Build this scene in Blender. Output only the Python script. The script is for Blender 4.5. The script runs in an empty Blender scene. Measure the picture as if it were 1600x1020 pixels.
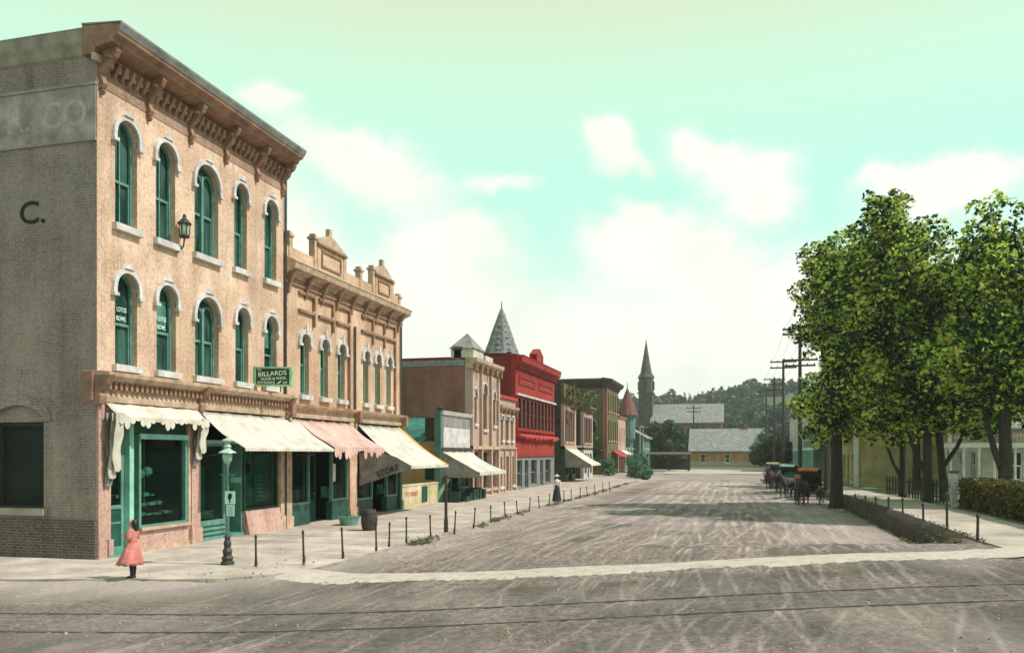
import bpy, math, random
import numpy as np
from mathutils import Vector, Matrix
random.seed(11)
rng = np.random.default_rng(11)
SC = bpy.context.scene
COL = SC.collection
R = math.radians

# ------------------------------------------------------------------ camera
TH = math.atan(350 / 1296.0)          # camera turned left of the street's direction
EYE = 2.7
cam = bpy.data.cameras.new('camera')
cam.sensor_width = 36; cam.lens = 36 * 1296 / 1600; cam.shift_y = 0.1238
cam.clip_start = 0.1; cam.clip_end = 6000
camo = bpy.data.objects.new('camera', cam); COL.objects.link(camo)
camo.location = (0, 0, EYE); camo.rotation_euler = (R(90), 0, TH)
SC.camera = camo
SC.view_settings.view_transform = 'Standard'; SC.view_settings.look = 'None'
SC.view_settings.exposure = 0.12; SC.view_settings.gamma = 1.0

# ------------------------------------------------------------------ sun and sky
SUN_AZ = R(4)      # measured from +X towards +Y
SUN_EL = R(50)
sd = bpy.data.lights.new('sun', 'SUN'); sd.energy = 4.2; sd.angle = R(0.5); sd.color = (1.0, 0.915, 0.86)
so = bpy.data.objects.new('sun', sd); COL.objects.link(so)
sv = Vector((math.cos(SUN_AZ) * math.cos(SUN_EL), math.sin(SUN_AZ) * math.cos(SUN_EL), math.sin(SUN_EL)))
so.rotation_euler = sv.to_track_quat('Z', 'Y').to_euler(); so.location = (30, 20, 60)

def build_world():
    w = bpy.data.worlds.new('World'); SC.world = w; w.use_nodes = True
    nt = w.node_tree; N = nt.nodes; L = nt.links; N.clear()
    out = N.new('ShaderNodeOutputWorld'); bg = N.new('ShaderNodeBackground'); bg.inputs[1].default_value = 0.1
    L.new(bg.outputs[0], out.inputs[0])
    sky = N.new('ShaderNodeTexSky'); sky.sky_type = 'NISHITA'; sky.sun_disc = False
    sky.sun_elevation = SUN_EL; sky.sun_rotation = R(90) - SUN_AZ
    sky.ozone_density = 0.6; sky.dust_density = 2.0
    tc = N.new('ShaderNodeTexCoord')
    def math_(op, a, b=None, c=None, clamp=False):
        n = N.new('ShaderNodeMath'); n.operation = op; n.use_clamp = clamp
        for i, x in enumerate((a, b, c)):
            if x is None: continue
            if isinstance(x, (int, float)): n.inputs[i].default_value = x
            else: L.new(x, n.inputs[i])
        return n.outputs[0]
    sep = N.new('ShaderNodeSeparateXYZ'); L.new(tc.outputs['Generated'], sep.inputs[0])
    X, Y, Z = sep.outputs
    az = math_('ARCTAN2', X, Y)                 # 0 along the street
    hor = math_('SQRT', math_('ADD', math_('MULTIPLY', X, X), math_('MULTIPLY', Y, Y)))
    el = math_('ARCTAN2', Z, hor)
    # wobble the directions with noise so that clouds get ragged outlines
    nz = N.new('ShaderNodeTexNoise'); nz.inputs['Scale'].default_value = 7.0; nz.inputs['Detail'].default_value = 8
    nz.inputs['Roughness'].default_value = 0.6
    L.new(tc.outputs['Generated'], nz.inputs['Vector'])
    sn = N.new('ShaderNodeSeparateColor'); L.new(nz.outputs['Color'], sn.inputs[0])
    azw = math_('MULTIPLY_ADD', math_('SUBTRACT', sn.outputs[0], 0.5), 0.17, az)
    elw = math_('MULTIPLY_ADD', math_('SUBTRACT', sn.outputs[1], 0.5), 0.12, el)
    # cloud heaps: (azimuth, elevation, half width, half height, strength) in radians
    heaps = CLOUDS
    tot = None
    for (a, e, ra, re_, s) in heaps:
        da = math_('MULTIPLY', math_('SUBTRACT', azw, a), 1 / ra)
        de = math_('MULTIPLY', math_('SUBTRACT', elw, e), 1 / re_)
        d2 = math_('ADD', math_('MULTIPLY', da, da), math_('MULTIPLY', de, de))
        g = math_('MULTIPLY', math_('EXPONENT', math_('MULTIPLY', d2, -1.0)), s)
        tot = g if tot is None else math_('ADD', tot, g)
    # everywhere else: scattered soft cloud
    n2 = N.new('ShaderNodeTexNoise'); n2.inputs['Scale'].default_value = 3.2; n2.inputs['Detail'].default_value = 9
    n2.inputs['Roughness'].default_value = 0.62
    L.new(tc.outputs['Generated'], n2.inputs['Vector'])
    low = N.new('ShaderNodeMapRange'); low.inputs['From Min'].default_value = 0.30; low.inputs['From Max'].default_value = 0.05
    low.inputs['To Min'].default_value = 0.0; low.inputs['To Max'].default_value = 1.15; low.clamp = True
    L.new(elw, low.inputs['Value'])
    tot = math_('ADD', tot, low.outputs[0])
    tot = math_('ADD', tot, math_('MULTIPLY', math_('SUBTRACT', n2.outputs['Fac'], 0.5), 0.55))
    mr = N.new('ShaderNodeMapRange'); mr.interpolation_type = 'SMOOTHSTEP'
    mr.inputs['From Min'].default_value = 0.12; mr.inputs['From Max'].default_value = 0.75
    L.new(tot, mr.inputs['Value'])
    # clear-sky colour by elevation, laid over the physical sky
    rp = N.new('ShaderNodeValToRGB'); cr = rp.color_ramp
    L.new(math_('MULTIPLY', el, 1 / 1.0), rp.inputs[0])
    cr.elements[0].position = 0.0; cr.elements[0].color = (0.85, 0.97, 0.88, 1)
    cr.elements[1].position = 0.22; cr.elements[1].color = (0.52, 1.0, 0.84, 1)
    for p, c in ((0.34, (0.60, 1.04, 0.82, 1)), (0.43, (0.66, 0.98, 0.72, 1)), (0.52, (0.76, 0.84, 0.56, 1)), (1.0, (0.30, 0.48, 0.42, 1))):
        e = cr.elements.new(p); e.color = c
    sc = N.new('ShaderNodeMixRGB'); sc.blend_type = 'MULTIPLY'; sc.inputs[0].default_value = 1
    L.new(rp.outputs[0], sc.inputs[1]); sc.inputs[2].default_value = (10, 10, 10, 1)
    mx = N.new('ShaderNodeMixRGB'); mx.inputs[0].default_value = 0.9
    L.new(sky.outputs[0], mx.inputs[1]); L.new(sc.outputs[0], mx.inputs[2])
    m2 = N.new('ShaderNodeMixRGB'); L.new(mr.outputs[0], m2.inputs[0]); L.new(mx.outputs[0], m2.inputs[1])
    cn = N.new('ShaderNodeTexNoise'); cn.inputs['Scale'].default_value = 9; cn.inputs['Detail'].default_value = 7; L.new(tc.outputs['Generated'], cn.inputs['Vector'])
    cc = N.new('ShaderNodeValToRGB'); L.new(cn.outputs['Fac'], cc.inputs[0]); cc.color_ramp.elements[0].position = .36; cc.color_ramp.elements[0].color = (.90, .95, .83, 1); cc.color_ramp.elements[1].position = .6; cc.color_ramp.elements[1].color = (1.03, 1.03, .93, 1)
    c10 = N.new('ShaderNodeMixRGB'); c10.blend_type = 'MULTIPLY'; c10.inputs[0].default_value = 1; L.new(cc.outputs[0], c10.inputs[1]); c10.inputs[2].default_value = (10, 10, 10, 1); L.new(c10.outputs[0], m2.inputs[2])
    L.new(m2.outputs[0], bg.inputs[0])

def _dir(px, py):
    v = Vector(((px - 800) / 1296.0, 1.0, (708 - py) / 1296.0))
    c, s = math.cos(TH), math.sin(TH)
    x, y = v.x * c - v.y * s, v.x * s + v.y * c
    return math.atan2(x, y), math.atan2(v.z, math.hypot(x, y))
CLOUDS = []
for (px, py, rx, ry, s) in [(400, 165, 45, 24, .95), (545, 235, 100, 38, 1.0), (630, 290, 75, 34, .8), (480, 340, 60, 60, .45),
        (780, 290, 55, 22, .6), (700, 370, 90, 40, .7), (930, 222, 34, 28, .9), (965, 270, 42, 26, .8), (1080, 222, 48, 34, 1.0),
        (1150, 275, 75, 36, .9), (1170, 330, 60, 26, .7), (985, 360, 75, 32, .85), (1060, 405, 90, 32, .8), (1500, 285, 90, 36, 1.0),
        (560, 470, 120, 60, .55), (1190, 470, 80, 40, .5), (1390, 285, 50, 24, .35)]:
    a, e = _dir(px, py)
    CLOUDS.append((a, e, rx / 1296.0 * 1.0, ry / 1296.0 * 0.95, s))
build_world()

# ------------------------------------------------------------------ materials
M = {}
def _base(name, rough=0.8, metal=0.0, spec=None):
    m = bpy.data.materials.new(name); m.use_nodes = True
    nt = m.node_tree; b = nt.nodes['Principled BSDF']
    b.inputs['Roughness'].default_value = rough; b.inputs['Metallic'].default_value = metal
    if spec is not None: b.inputs['Specular IOR Level'].default_value = spec
    M[name] = m
    return m, nt, b
def _noise(nt, scale, detail=6, rough=.6, coord='Object', stretch=None):
    tc = nt.nodes.new('ShaderNodeTexCoord'); n = nt.nodes.new('ShaderNodeTexNoise')
    n.inputs['Scale'].default_value = scale; n.inputs['Detail'].default_value = detail; n.inputs['Roughness'].default_value = rough
    if stretch:
        mp = nt.nodes.new('ShaderNodeMapping'); mp.inputs['Scale'].default_value = stretch
        nt.links.new(tc.outputs[coord], mp.inputs[0]); nt.links.new(mp.outputs[0], n.inputs['Vector'])
    else: nt.links.new(tc.outputs[coord], n.inputs['Vector'])
    return n.outputs['Fac']
def _ramp(nt, fac, stops):
    r = nt.nodes.new('ShaderNodeValToRGB'); nt.links.new(fac, r.inputs[0]); e = r.color_ramp.elements
    e[0].position, e[0].color = stops[0][0], (*stops[0][1], 1)
    e[1].position, e[1].color = stops[1][0], (*stops[1][1], 1)
    for p, c in stops[2:]:
        x = e.new(p); x.color = (*c, 1)
    return r.outputs[0]
def _bump(nt, b, h, strength=.4, dist=.02):
    bp = nt.nodes.new('ShaderNodeBump'); bp.inputs['Strength'].default_value = strength; bp.inputs['Distance'].default_value = dist
    nt.links.new(h, bp.inputs['Height']); nt.links.new(bp.outputs[0], b.inputs['Normal'])
def _mix(nt, a, b, fac, mode='MIX'):
    n = nt.nodes.new('ShaderNodeMixRGB'); n.blend_type = mode
    for i, x in ((0, fac), (1, a), (2, b)):
        if isinstance(x, (int, float)): n.inputs[i].default_value = x
        elif isinstance(x, tuple): n.inputs[i].default_value = (*x, 1)
        else: nt.links.new(x, n.inputs[i])
    return n.outputs[0]
def k(c, f): return tuple(min(1, x * f) for x in c)
def mat(name, col, rough=.8, var=.25, scale=4, metal=0, bump=.25, fine=40, stretch=None, spec=None):
    m, nt, b = _base(name, rough, metal, spec)
    n1 = _noise(nt, scale, stretch=stretch); n2 = _noise(nt, fine, 3)
    c1 = _ramp(nt, n1, [(.3, k(col, 1 - var)), (.7, k(col, 1 + var))])
    c2 = _ramp(nt, n2, [(.3, (.78, .78, .78)), (.7, (1.1, 1.1, 1.1))])
    c1 = _mix(nt, c1, _ramp(nt, _noise(nt, 1.3, 6, .7), [(.36, (.72, .72, .70)), (.58, (1.04, 1.04, 1.04))]), .8, 'MULTIPLY')
    nt.links.new(_mix(nt, c1, c2, .7, 'MULTIPLY'), b.inputs['Base Color'])
    if bump: _bump(nt, b, n2, bump, .01)
    return m
def brick(name, c1, c2, mortar, blotch=None, scale=1.0, bw=.21, bh=.072, mottle=.35):
    m, nt, b = _base(name, .9)
    tc = nt.nodes.new('ShaderNodeTexCoord'); s = nt.nodes.new('ShaderNodeSeparateXYZ'); nt.links.new(tc.outputs['Object'], s.inputs[0])
    ad = nt.nodes.new('ShaderNodeMath'); nt.links.new(s.outputs[0], ad.inputs[0]); nt.links.new(s.outputs[1], ad.inputs[1])
    cb = nt.nodes.new('ShaderNodeCombineXYZ'); nt.links.new(ad.outputs[0], cb.inputs[0]); nt.links.new(s.outputs[2], cb.inputs[1])
    br = nt.nodes.new('ShaderNodeTexBrick'); nt.links.new(cb.outputs[0], br.inputs['Vector'])
    br.inputs['Scale'].default_value = scale; br.inputs['Brick Width'].default_value = bw; br.inputs['Row Height'].default_value = bh
    br.inputs['Mortar Size'].default_value = .009; br.inputs['Mortar Smooth'].default_value = .3; br.inputs['Bias'].default_value = 0
    br.inputs['Color1'].default_value = (*c1, 1); br.inputs['Color2'].default_value = (*c2, 1); br.inputs['Mortar'].default_value = (*mortar, 1)
    n1 = _noise(nt, .7, 6, .65); n2 = _noise(nt, 16, 4, .7)
    c = _mix(nt, br.outputs[0], _ramp(nt, n2, [(.32, k((1, 1, 1), 1 - mottle)), (.68, k((1, 1, 1), 1.0))]), 1, 'MULTIPLY')
    if blotch: c = _mix(nt, c, blotch, _ramp(nt, n1, [(.42, (0, 0, 0)), (.7, (.75, .75, .75))]))
    # rain and soot streaks running down the wall, patches of other brick
    st = _noise(nt, 1.1, 6, .65, stretch=(1, 1, .12)); pt = _noise(nt, .35, 4, .6)
    c = _mix(nt, c, _ramp(nt, st, [(.34, (.60, .58, .54)), (.52, (1, 1, 1))]), .75, 'MULTIPLY')
    c = _mix(nt, c, _ramp(nt, pt, [(.36, (.84, .80, .80)), (.6, (1.04, 1.03, 1.0))]), .8, 'MULTIPLY')
    n5 = _noise(nt, 9, 2, .5); c = _mix(nt, c, _ramp(nt, n5, [(.35, (.80, .86, .86)), (.5, (1, 1, 1)), (.66, (1.12, 1.0, .94))]), 1, 'MULTIPLY')
    nt.links.new(c, b.inputs['Base Color'])
    _bump(nt, b, br.outputs['Fac'], -.5, .01)
    return m
def glass(name, tint, alpha=.55, rough=.06):
    """window glass: partly see-through, glossy, a little uneven"""
    m = bpy.data.materials.new(name); m.use_nodes = True; nt = m.node_tree; N = nt.nodes; L = nt.links
    b = N['Principled BSDF']; b.inputs['Base Color'].default_value = (*tint, 1); b.inputs['Roughness'].default_value = rough
    b.inputs['Specular IOR Level'].default_value = .7
    tr = N.new('ShaderNodeBsdfTransparent'); tr.inputs[0].default_value = (.75, .9, .85, 1)
    mx = N.new('ShaderNodeMixShader'); mx.inputs[0].default_value = 1 - alpha
    L.new(tr.outputs[0], mx.inputs[1]); L.new(b.outputs[0], mx.inputs[2]); L.new(mx.outputs[0], N['Material Output'].inputs[0])
    _bump(nt, b, _noise(nt, 2.5, 3), .12, .02)
    M[name] = m
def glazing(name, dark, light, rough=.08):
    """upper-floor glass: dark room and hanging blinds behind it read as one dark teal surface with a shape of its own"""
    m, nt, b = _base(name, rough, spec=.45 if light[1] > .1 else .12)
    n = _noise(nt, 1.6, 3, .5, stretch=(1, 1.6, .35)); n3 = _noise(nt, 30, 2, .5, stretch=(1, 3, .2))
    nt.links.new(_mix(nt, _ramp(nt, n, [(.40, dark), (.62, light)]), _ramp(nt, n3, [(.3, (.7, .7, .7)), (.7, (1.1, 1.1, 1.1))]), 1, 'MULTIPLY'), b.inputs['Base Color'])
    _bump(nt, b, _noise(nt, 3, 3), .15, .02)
def leafmat(name, stops, scale=.65, trans=.25):
    m = bpy.data.materials.new(name); m.use_nodes = True; nt = m.node_tree; N = nt.nodes; L = nt.links
    b = N['Principled BSDF']; b.inputs['Roughness'].default_value = .55; b.inputs['Specular IOR Level'].default_value = .25
    g = N.new('ShaderNodeNewGeometry')
    n = _noise(nt, scale, 5, .7)
    a = N.new('ShaderNodeMath'); a.operation = 'MULTIPLY_ADD'; a.inputs[1].default_value = .34; L.new(g.outputs['Random Per Island'], a.inputs[0])
    s = N.new('ShaderNodeMath'); s.operation = 'SUBTRACT'; L.new(n, s.inputs[0]); s.inputs[1].default_value = .17
    L.new(s.outputs[0], a.inputs[2])
    c = _ramp(nt, a.outputs[0], stops); L.new(c, b.inputs['Base Color'])
    t = N.new('ShaderNodeBsdfTranslucent'); L.new(c, t.inputs[0])
    mx = N.new('ShaderNodeMixShader'); mx.inputs[0].default_value = trans
    L.new(b.outputs[0], mx.inputs[1]); L.new(t.outputs[0], mx.inputs[2]); L.new(mx.outputs[0], N['Material Output'].inputs[0])
    M[name] = m

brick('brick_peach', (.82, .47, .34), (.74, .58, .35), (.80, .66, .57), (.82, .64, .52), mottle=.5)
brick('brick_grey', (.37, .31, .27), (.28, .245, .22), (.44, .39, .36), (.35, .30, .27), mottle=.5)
brick('brick_footing', (.16, .14, .11), (.10, .09, .075), (.28, .26, .22), None, mottle=.5)
brick('brick_brown', (.42, .16, .12), (.30, .12, .09), (.38, .23, .19), (.36, .18, .14), mottle=.5)
brick('brick_cornice', (.50, .29, .20), (.40, .26, .17), (.46, .36, .28), (.42, .28, .20), mottle=.55)
brick('brick_tan', (.76, .43, .30), (.66, .50, .29), (.72, .57, .47), (.74, .56, .43), mottle=.5)
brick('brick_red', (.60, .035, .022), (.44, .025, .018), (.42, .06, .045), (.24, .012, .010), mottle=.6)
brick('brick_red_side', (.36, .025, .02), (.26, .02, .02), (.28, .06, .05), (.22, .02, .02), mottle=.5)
brick('brick_cream', (.62, .44, .35), (.54, .40, .31), (.60, .50, .42), (.58, .42, .36), mottle=.45)
brick('brick_olive', (.24, .22, .07), (.17, .15, .05), (.24, .22, .11), (.08, .08, .045), mottle=.65)
brick('brick_pink', (.66, .40, .34), (.60, .38, .32), (.62, .5, .44), None)
brick('brick_ochre', (.50, .36, .14), (.44, .31, .12), (.48, .38, .2), (.40, .30, .14), mottle=.4)
brick('stone_yellow', (.66, .58, .26), (.62, .56, .36), (.55, .48, .3), (.7, .64, .5), bw=.5, bh=.2)
mat('stone_white', (.60, .575, .56), .8, .25, 3)
mat('stone_buff', (.52, .38, .27), .85, .3)
mat('stone_band', (.34, .31, .25), .9, .3, 2)
mat('faded_paint', (.36, .32, .285), .9, .4, 1.7)
mat('letter_faded', (.45, .40, .355), .9, .3, 3)
mat('letter_black', (.008, .008, .008), .8, .4, 6)
mat('wood_brown', (.30, .175, .115), .8, .35, 3)
mat('wood_dark', (.045, .036, .03), .8, .4, 5)
mat('wood_weathered', (.10, .08, .06), .9, .5, 6, stretch=(1, 1, .2))
mat('paint_teal', (.115, .29, .235), .45, .25)
mat('paint_teal_light', (.27, .60, .48), .45, .2)
mat('paint_teal_dark', (.010, .075, .055), .5, .4, 2)
mat('paint_teal_roof', (.04, .19, .15), .7, .3, 2)
mat('paint_white', (.80, .78, .72), .6, .15)
mat('paint_green_sign', (.25, .50, .28), .6, .25)
mat('sign_black', (.012, .04, .02), .7, .3)
mat('letter_pale', (.62, .80, .55), .7, .1)
mat('letter_mint', (.55, .85, .72), .7, .1)
mat('metal_roof', (.24, .25, .24), .6, .3, 3)
mat('slate', (.19, .20, .20), .75, .5, 5)
mat('slate_pale', (.26, .26, .25), .8, .3, 1.5)
mat('canvas_white', (.64, .61, .53), .9, .16, 2)
mat('canvas_pink', (.64, .42, .37), .9, .2, 1.4)
mat('canvas_grey', (.27, .26, .24), .9, .3, 3)
mat('canvas_yellow', (.85, .62, .12), .9, .12)
mat('canvas_tan', (.42, .33, .16), .9, .2)
mat('canvas_orange', (.72, .19, .06), .9, .15)
mat('canvas_red', (.48, .045, .04), .9, .2)
mat('iron', (.05, .05, .045), .6, .4, 8, metal=.3)
mat('iron_teal', (.07, .20, .15), .45, .3, 8)
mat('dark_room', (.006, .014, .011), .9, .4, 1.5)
mat('goods_teal', (.07, .24, .19), .8, .5, 3)
mat('goods_pale', (.35, .60, .50), .8, .4, 5)
mat('goods_red', (.5, .12, .08), .8, .4, 5)
mat('concrete_walk', (.50, .43, .37), .95, .30, .7, bump=.5, fine=11)
mat('walk_right', (.47, .405, .345), .95, .25, .5, bump=.5, fine=11)
mat('kerb_stone', (.36, .32, .27), .95, .3, 2)
mat('roof_tar', (.09, .09, .085), .9, .3)
mat('red_shingle', (.17, .065, .05), .8, .4, 4)
mat('house_teal', (.09, .19, .16), .8, .3, 2)
mat('house_pale', (.50, .50, .46), .8, .25, 2)
mat('wall_dark', (.045, .06, .04), .9, .5, 1.5)
mat('wall_yellow', (.50, .42, .20), .85, .25, 1.5)
mat('barn_brown', (.40, .22, .11), .85, .35, 1.5)
mat('spire_teal', (.075, .078, .07), .8, .5, 1.2)
mat('skin', (.60, .38, .29), .6, .1)
mat('hair', (.015, .012, .01), .5, .3, 20)
mat('dress_pink', (.58, .20, .17), .85, .3, 7)
mat('stocking', (.02, .018, .018), .7, .2)
mat('cloth_white', (.8, .78, .74), .85, .1)
mat('cloth_dark', (.03, .03, .035), .85, .3)
mat('horse_dark', (.035, .03, .028), .6, .4, 4)
mat('horse_grey', (.05, .055, .05), .7, .4, 4)
mat('buggy_black', (.012, .012, .012), .35, .3)
mat('bark', (.045, .037, .028), .95, .5, 6, stretch=(1, 1, .25), bump=.8, fine=18)
mat('fence_dark', (.05, .055, .045), .9, .4, 5)
mat('rail_steel', (.16, .145, .13), .7, .4, metal=.2)
mat('door_grey', (.20, .21, .21), .7, .3, 2)
mat('bank_earth', (.05, .035, .022), .95, .5, 2.5, bump=.8, fine=9)
mat('lamp_white', (.42, .56, .50), .3, .1)
mat('pediment_pale', (.60, .56, .48), .85, .25, 3)
glass('shop_glass', (.006, .016, .013), .75)
glass('lamp_glass', (.5, .7, .62), .45)
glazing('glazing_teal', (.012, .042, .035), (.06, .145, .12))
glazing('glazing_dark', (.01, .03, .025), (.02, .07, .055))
leafmat('leaf_maple', [(.36, (.006, .024, .014)), (.45, (.016, .050, .018)), (.51, (.10, .22, .03)), (.57, (.55, .72, .11)), (.70, (.74, .80, .18)), (.84, (.55, .32, .08))], trans=.42)  # random leaf tones, with clump shadow and sunlit highlights painted into the ramp
leafmat('leaf_dark', [(.30, (.012, .035, .012)), (.5, (.03, .075, .03)), (.7, (.09, .15, .05))])
leafmat('leaf_far', [(.30, (.03, .07, .055)), (.5, (.055, .115, .09)), (.7, (.14, .15, .10))], .15)  # bluish tint puts distance haze into the foliage colour
leafmat('leaf_hedge', [(.30, (.035, .04, .012)), (.5, (.10, .10, .025)), (.7, (.22, .17, .05))], 2)
leafmat('leaf_bush', [(.30, (.03, .10, .05)), (.5, (.08, .20, .11)), (.7, (.20, .34, .20))], 2)
leafmat('grass_dry', [(.30, (.07, .10, .045)), (.5, (.15, .17, .09)), (.7, (.28, .27, .16))], 2)

# ------------------------------------------------------------------ builders
def tag(o, label=None, cat=None, group=None, kind=None):
    if label: o['label'] = label
    if cat: o['category'] = cat
    if group: o['group'] = group
    if kind: o['kind'] = kind
    return o
def empty(name, loc, label, cat, group=None, rz=0):
    o = bpy.data.objects.new(name, None); COL.objects.link(o); o.location = loc; o.rotation_euler[2] = rz
    o.empty_display_size = .3
    return tag(o, label, cat, group)
def wloc(o):
    v = Vector((0, 0, 0))
    while o is not None: v += o.location; o = o.parent
    return v
def make_obj(name, verts, faces, m, parent=None, loc=None, smooth=False, fix=True):
    me = bpy.data.meshes.new(name); me.from_pydata(verts, [], faces)
    if fix:
        import bmesh
        bm = bmesh.new(); bm.from_mesh(me); bmesh.ops.recalc_face_normals(bm, faces=bm.faces); bm.to_mesh(me); bm.free()
    if smooth: me.polygons.foreach_set('use_smooth', [True] * len(me.polygons))
    me.materials.append(M[m] if isinstance(m, str) else m); me.update()
    o = bpy.data.objects.new(name, me); COL.objects.link(o)
    if parent is not None: o.parent = parent
    if loc is not None: o.location = loc
    return o
def FL(X0):   return lambda u, v, z: (X0 + v, u, z)      # facade on the left side of the street: u = along street, v = out to the street
def FR(X0):   return lambda u, v, z: (X0 - v, u, z)      # facade on the right side
def FS(Y0):   return lambda u, v, z: (u, Y0 - v, z)      # wall facing the near crossing
ID = lambda u, v, z: (u, v, z)
class MB:
    def __init__(s, fr=ID): s.v = []; s.f = []; s.fr = fr
    def add(s, pts, faces):
        n = len(s.v); s.v += [s.fr(*p) for p in pts]; s.f += [[i + n for i in f] for f in faces]; return s
    def box(s, u0, u1, v0, v1, z0, z1):
        p = [(a, b, c) for c in (z0, z1) for b in (v0, v1) for a in (u0, u1)]
        return s.add(p, [(0, 1, 3, 2), (4, 6, 7, 5), (0, 4, 5, 1), (2, 3, 7, 6), (0, 2, 6, 4), (1, 5, 7, 3)])
    def prism(s, uz, v0, v1):
        n = len(uz); p = [(u, v0, z) for u, z in uz] + [(u, v1, z) for u, z in uz]
        return s.add(p, [list(range(n)), list(range(2 * n - 1, n - 1, -1))] + [(i, (i + 1) % n, n + (i + 1) % n, n + i) for i in range(n)])
    def profile(s, vz, u0, u1):
        n = len(vz); p = [(u0, v, z) for v, z in vz] + [(u1, v, z) for v, z in vz]
        return s.add(p, [list(range(n)), list(range(2 * n - 1, n - 1, -1))] + [(i, (i + 1) % n, n + (i + 1) % n, n + i) for i in range(n)])
    def flat(s, uv, z0, z1):
        n = len(uv); p = [(u, v, z0) for u, v in uv] + [(u, v, z1) for u, v in uv]
        return s.add(p, [list(range(n)), list(range(2 * n - 1, n - 1, -1))] + [(i, (i + 1) % n, n + (i + 1) % n, n + i) for i in range(n)])
    def strip(s, outer, inner, v0, v1):
        for i in range(len(outer) - 1):
            s.prism([outer[i], outer[i + 1], inner[i + 1], inner[i]], v0, v1)
        return s
    def tube(s, path, r, n=8, cap=True):
        path = [Vector(s.fr(*p)) for p in path]; rs = r if isinstance(r, (list, tuple)) else [r] * len(path)
        base = len(s.v); prev = None
        for i, p in enumerate(path):
            d = (path[min(i + 1, len(path) - 1)] - path[max(i - 1, 0)]).normalized()
            if prev is None: a = d.orthogonal().normalized()
            else: a = (prev - d * prev.dot(d)).normalized()
            prev = a; b = d.cross(a)
            for j in range(n):
                t = 2 * math.pi * j / n; q = p + (a * math.cos(t) + b * math.sin(t)) * rs[i]; s.v.append(tuple(q))
        for i in range(len(path) - 1):
            for j in range(n):
                s.f.append([base + i * n + j, base + i * n + (j + 1) % n, base + (i + 1) * n + (j + 1) % n, base + (i + 1) * n + j])
        if cap:
            s.f.append([base + j for j in range(n)]); s.f.append([base + (len(path) - 1) * n + j for j in range(n)])
        return s
    def lathe(s, c, prof, n=16, flute=0):
        base = len(s.v)
        for r, z in prof:
            for j in range(n):
                t = 2 * math.pi * j / n; rr = r * (1 - (flute if j % 2 else 0)); s.v.append(s.fr(c[0] + rr * math.cos(t), c[1] + rr * math.sin(t), c[2] + z))
        for i in range(len(prof) - 1):
            for j in range(n): s.f.append([base + i * n + j, base + i * n + (j + 1) % n, base + (i + 1) * n + (j + 1) % n, base + (i + 1) * n + j])
        s.f.append([base + j for j in range(n)]); s.f.append([base + (len(prof) - 1) * n + j for j in range(n)])
        return s
    def build(s, name, m, parent=None, loc=None, smooth=False):
        off = wloc(parent) if parent is not None else Vector(loc if loc is not None else (0, 0, 0))
        vs = [(x - off.x, y - off.y, z - off.z) for x, y, z in s.v]
        return make_obj(name, vs, s.f, m, parent, loc if parent is None else None, smooth)

def arch(uc, w, zs, rise, n=12):
    return [(uc - w / 2 * math.cos(math.pi * i / n), zs + rise * math.sin(math.pi * i / n)) for i in range(n + 1)]
def wall(mb, u0, u1, z0, z1, v0, v1, rows):
    """wall slab with real openings; rows: lists of (centre, width, bottom, top, rise)"""
    zc = z0
    for row in sorted(rows, key=lambda r: r[0][2]):
        row = sorted(row); zl = min(o[2] for o in row); zh = max(o[3] for o in row)
        if zl > zc + 1e-4: mb.box(u0, u1, v0, v1, zc, zl)
        uc = u0
        for (c, w, zb, zt, rise) in row:
            if c - w / 2 > uc + 1e-4: mb.box(uc, c - w / 2, v0, v1, zl, zh)
            if zb > zl + 1e-4: mb.box(c - w / 2, c + w / 2, v0, v1, zl, zb)
            if zt < zh - 1e-4: mb.box(c - w / 2, c + w / 2, v0, v1, zt, zh)
            if rise > 0:
                a = arch(c, w, zt - rise, rise); h = len(a) // 2
                mb.prism(a[:h + 1] + [(c - w / 2, zt)], v0, v1); mb.prism(a[h:] + [(c + w / 2, zt)], v0, v1)
            uc = c + w / 2
        if uc < u1 - 1e-4: mb.box(uc, u1, v0, v1, zl, zh)
        zc = zh
    if zc < z1 - 1e-4: mb.box(u0, u1, v0, v1, zc, z1)
    return mb
def outline(c, w, zb, zt, rise, g=0.0, n=12):
    """closed-at-the-bottom-open outline of an opening grown by g"""
    if rise > 0: a = arch(c, w + 2 * g, zt - rise, rise + g, n)
    else: a = [(c - w / 2 - g, zt + g), (c + w / 2 + g, zt + g)]
    return [(c - w / 2 - g, zb)] + a + [(c + w / 2 + g, zb)]
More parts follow.
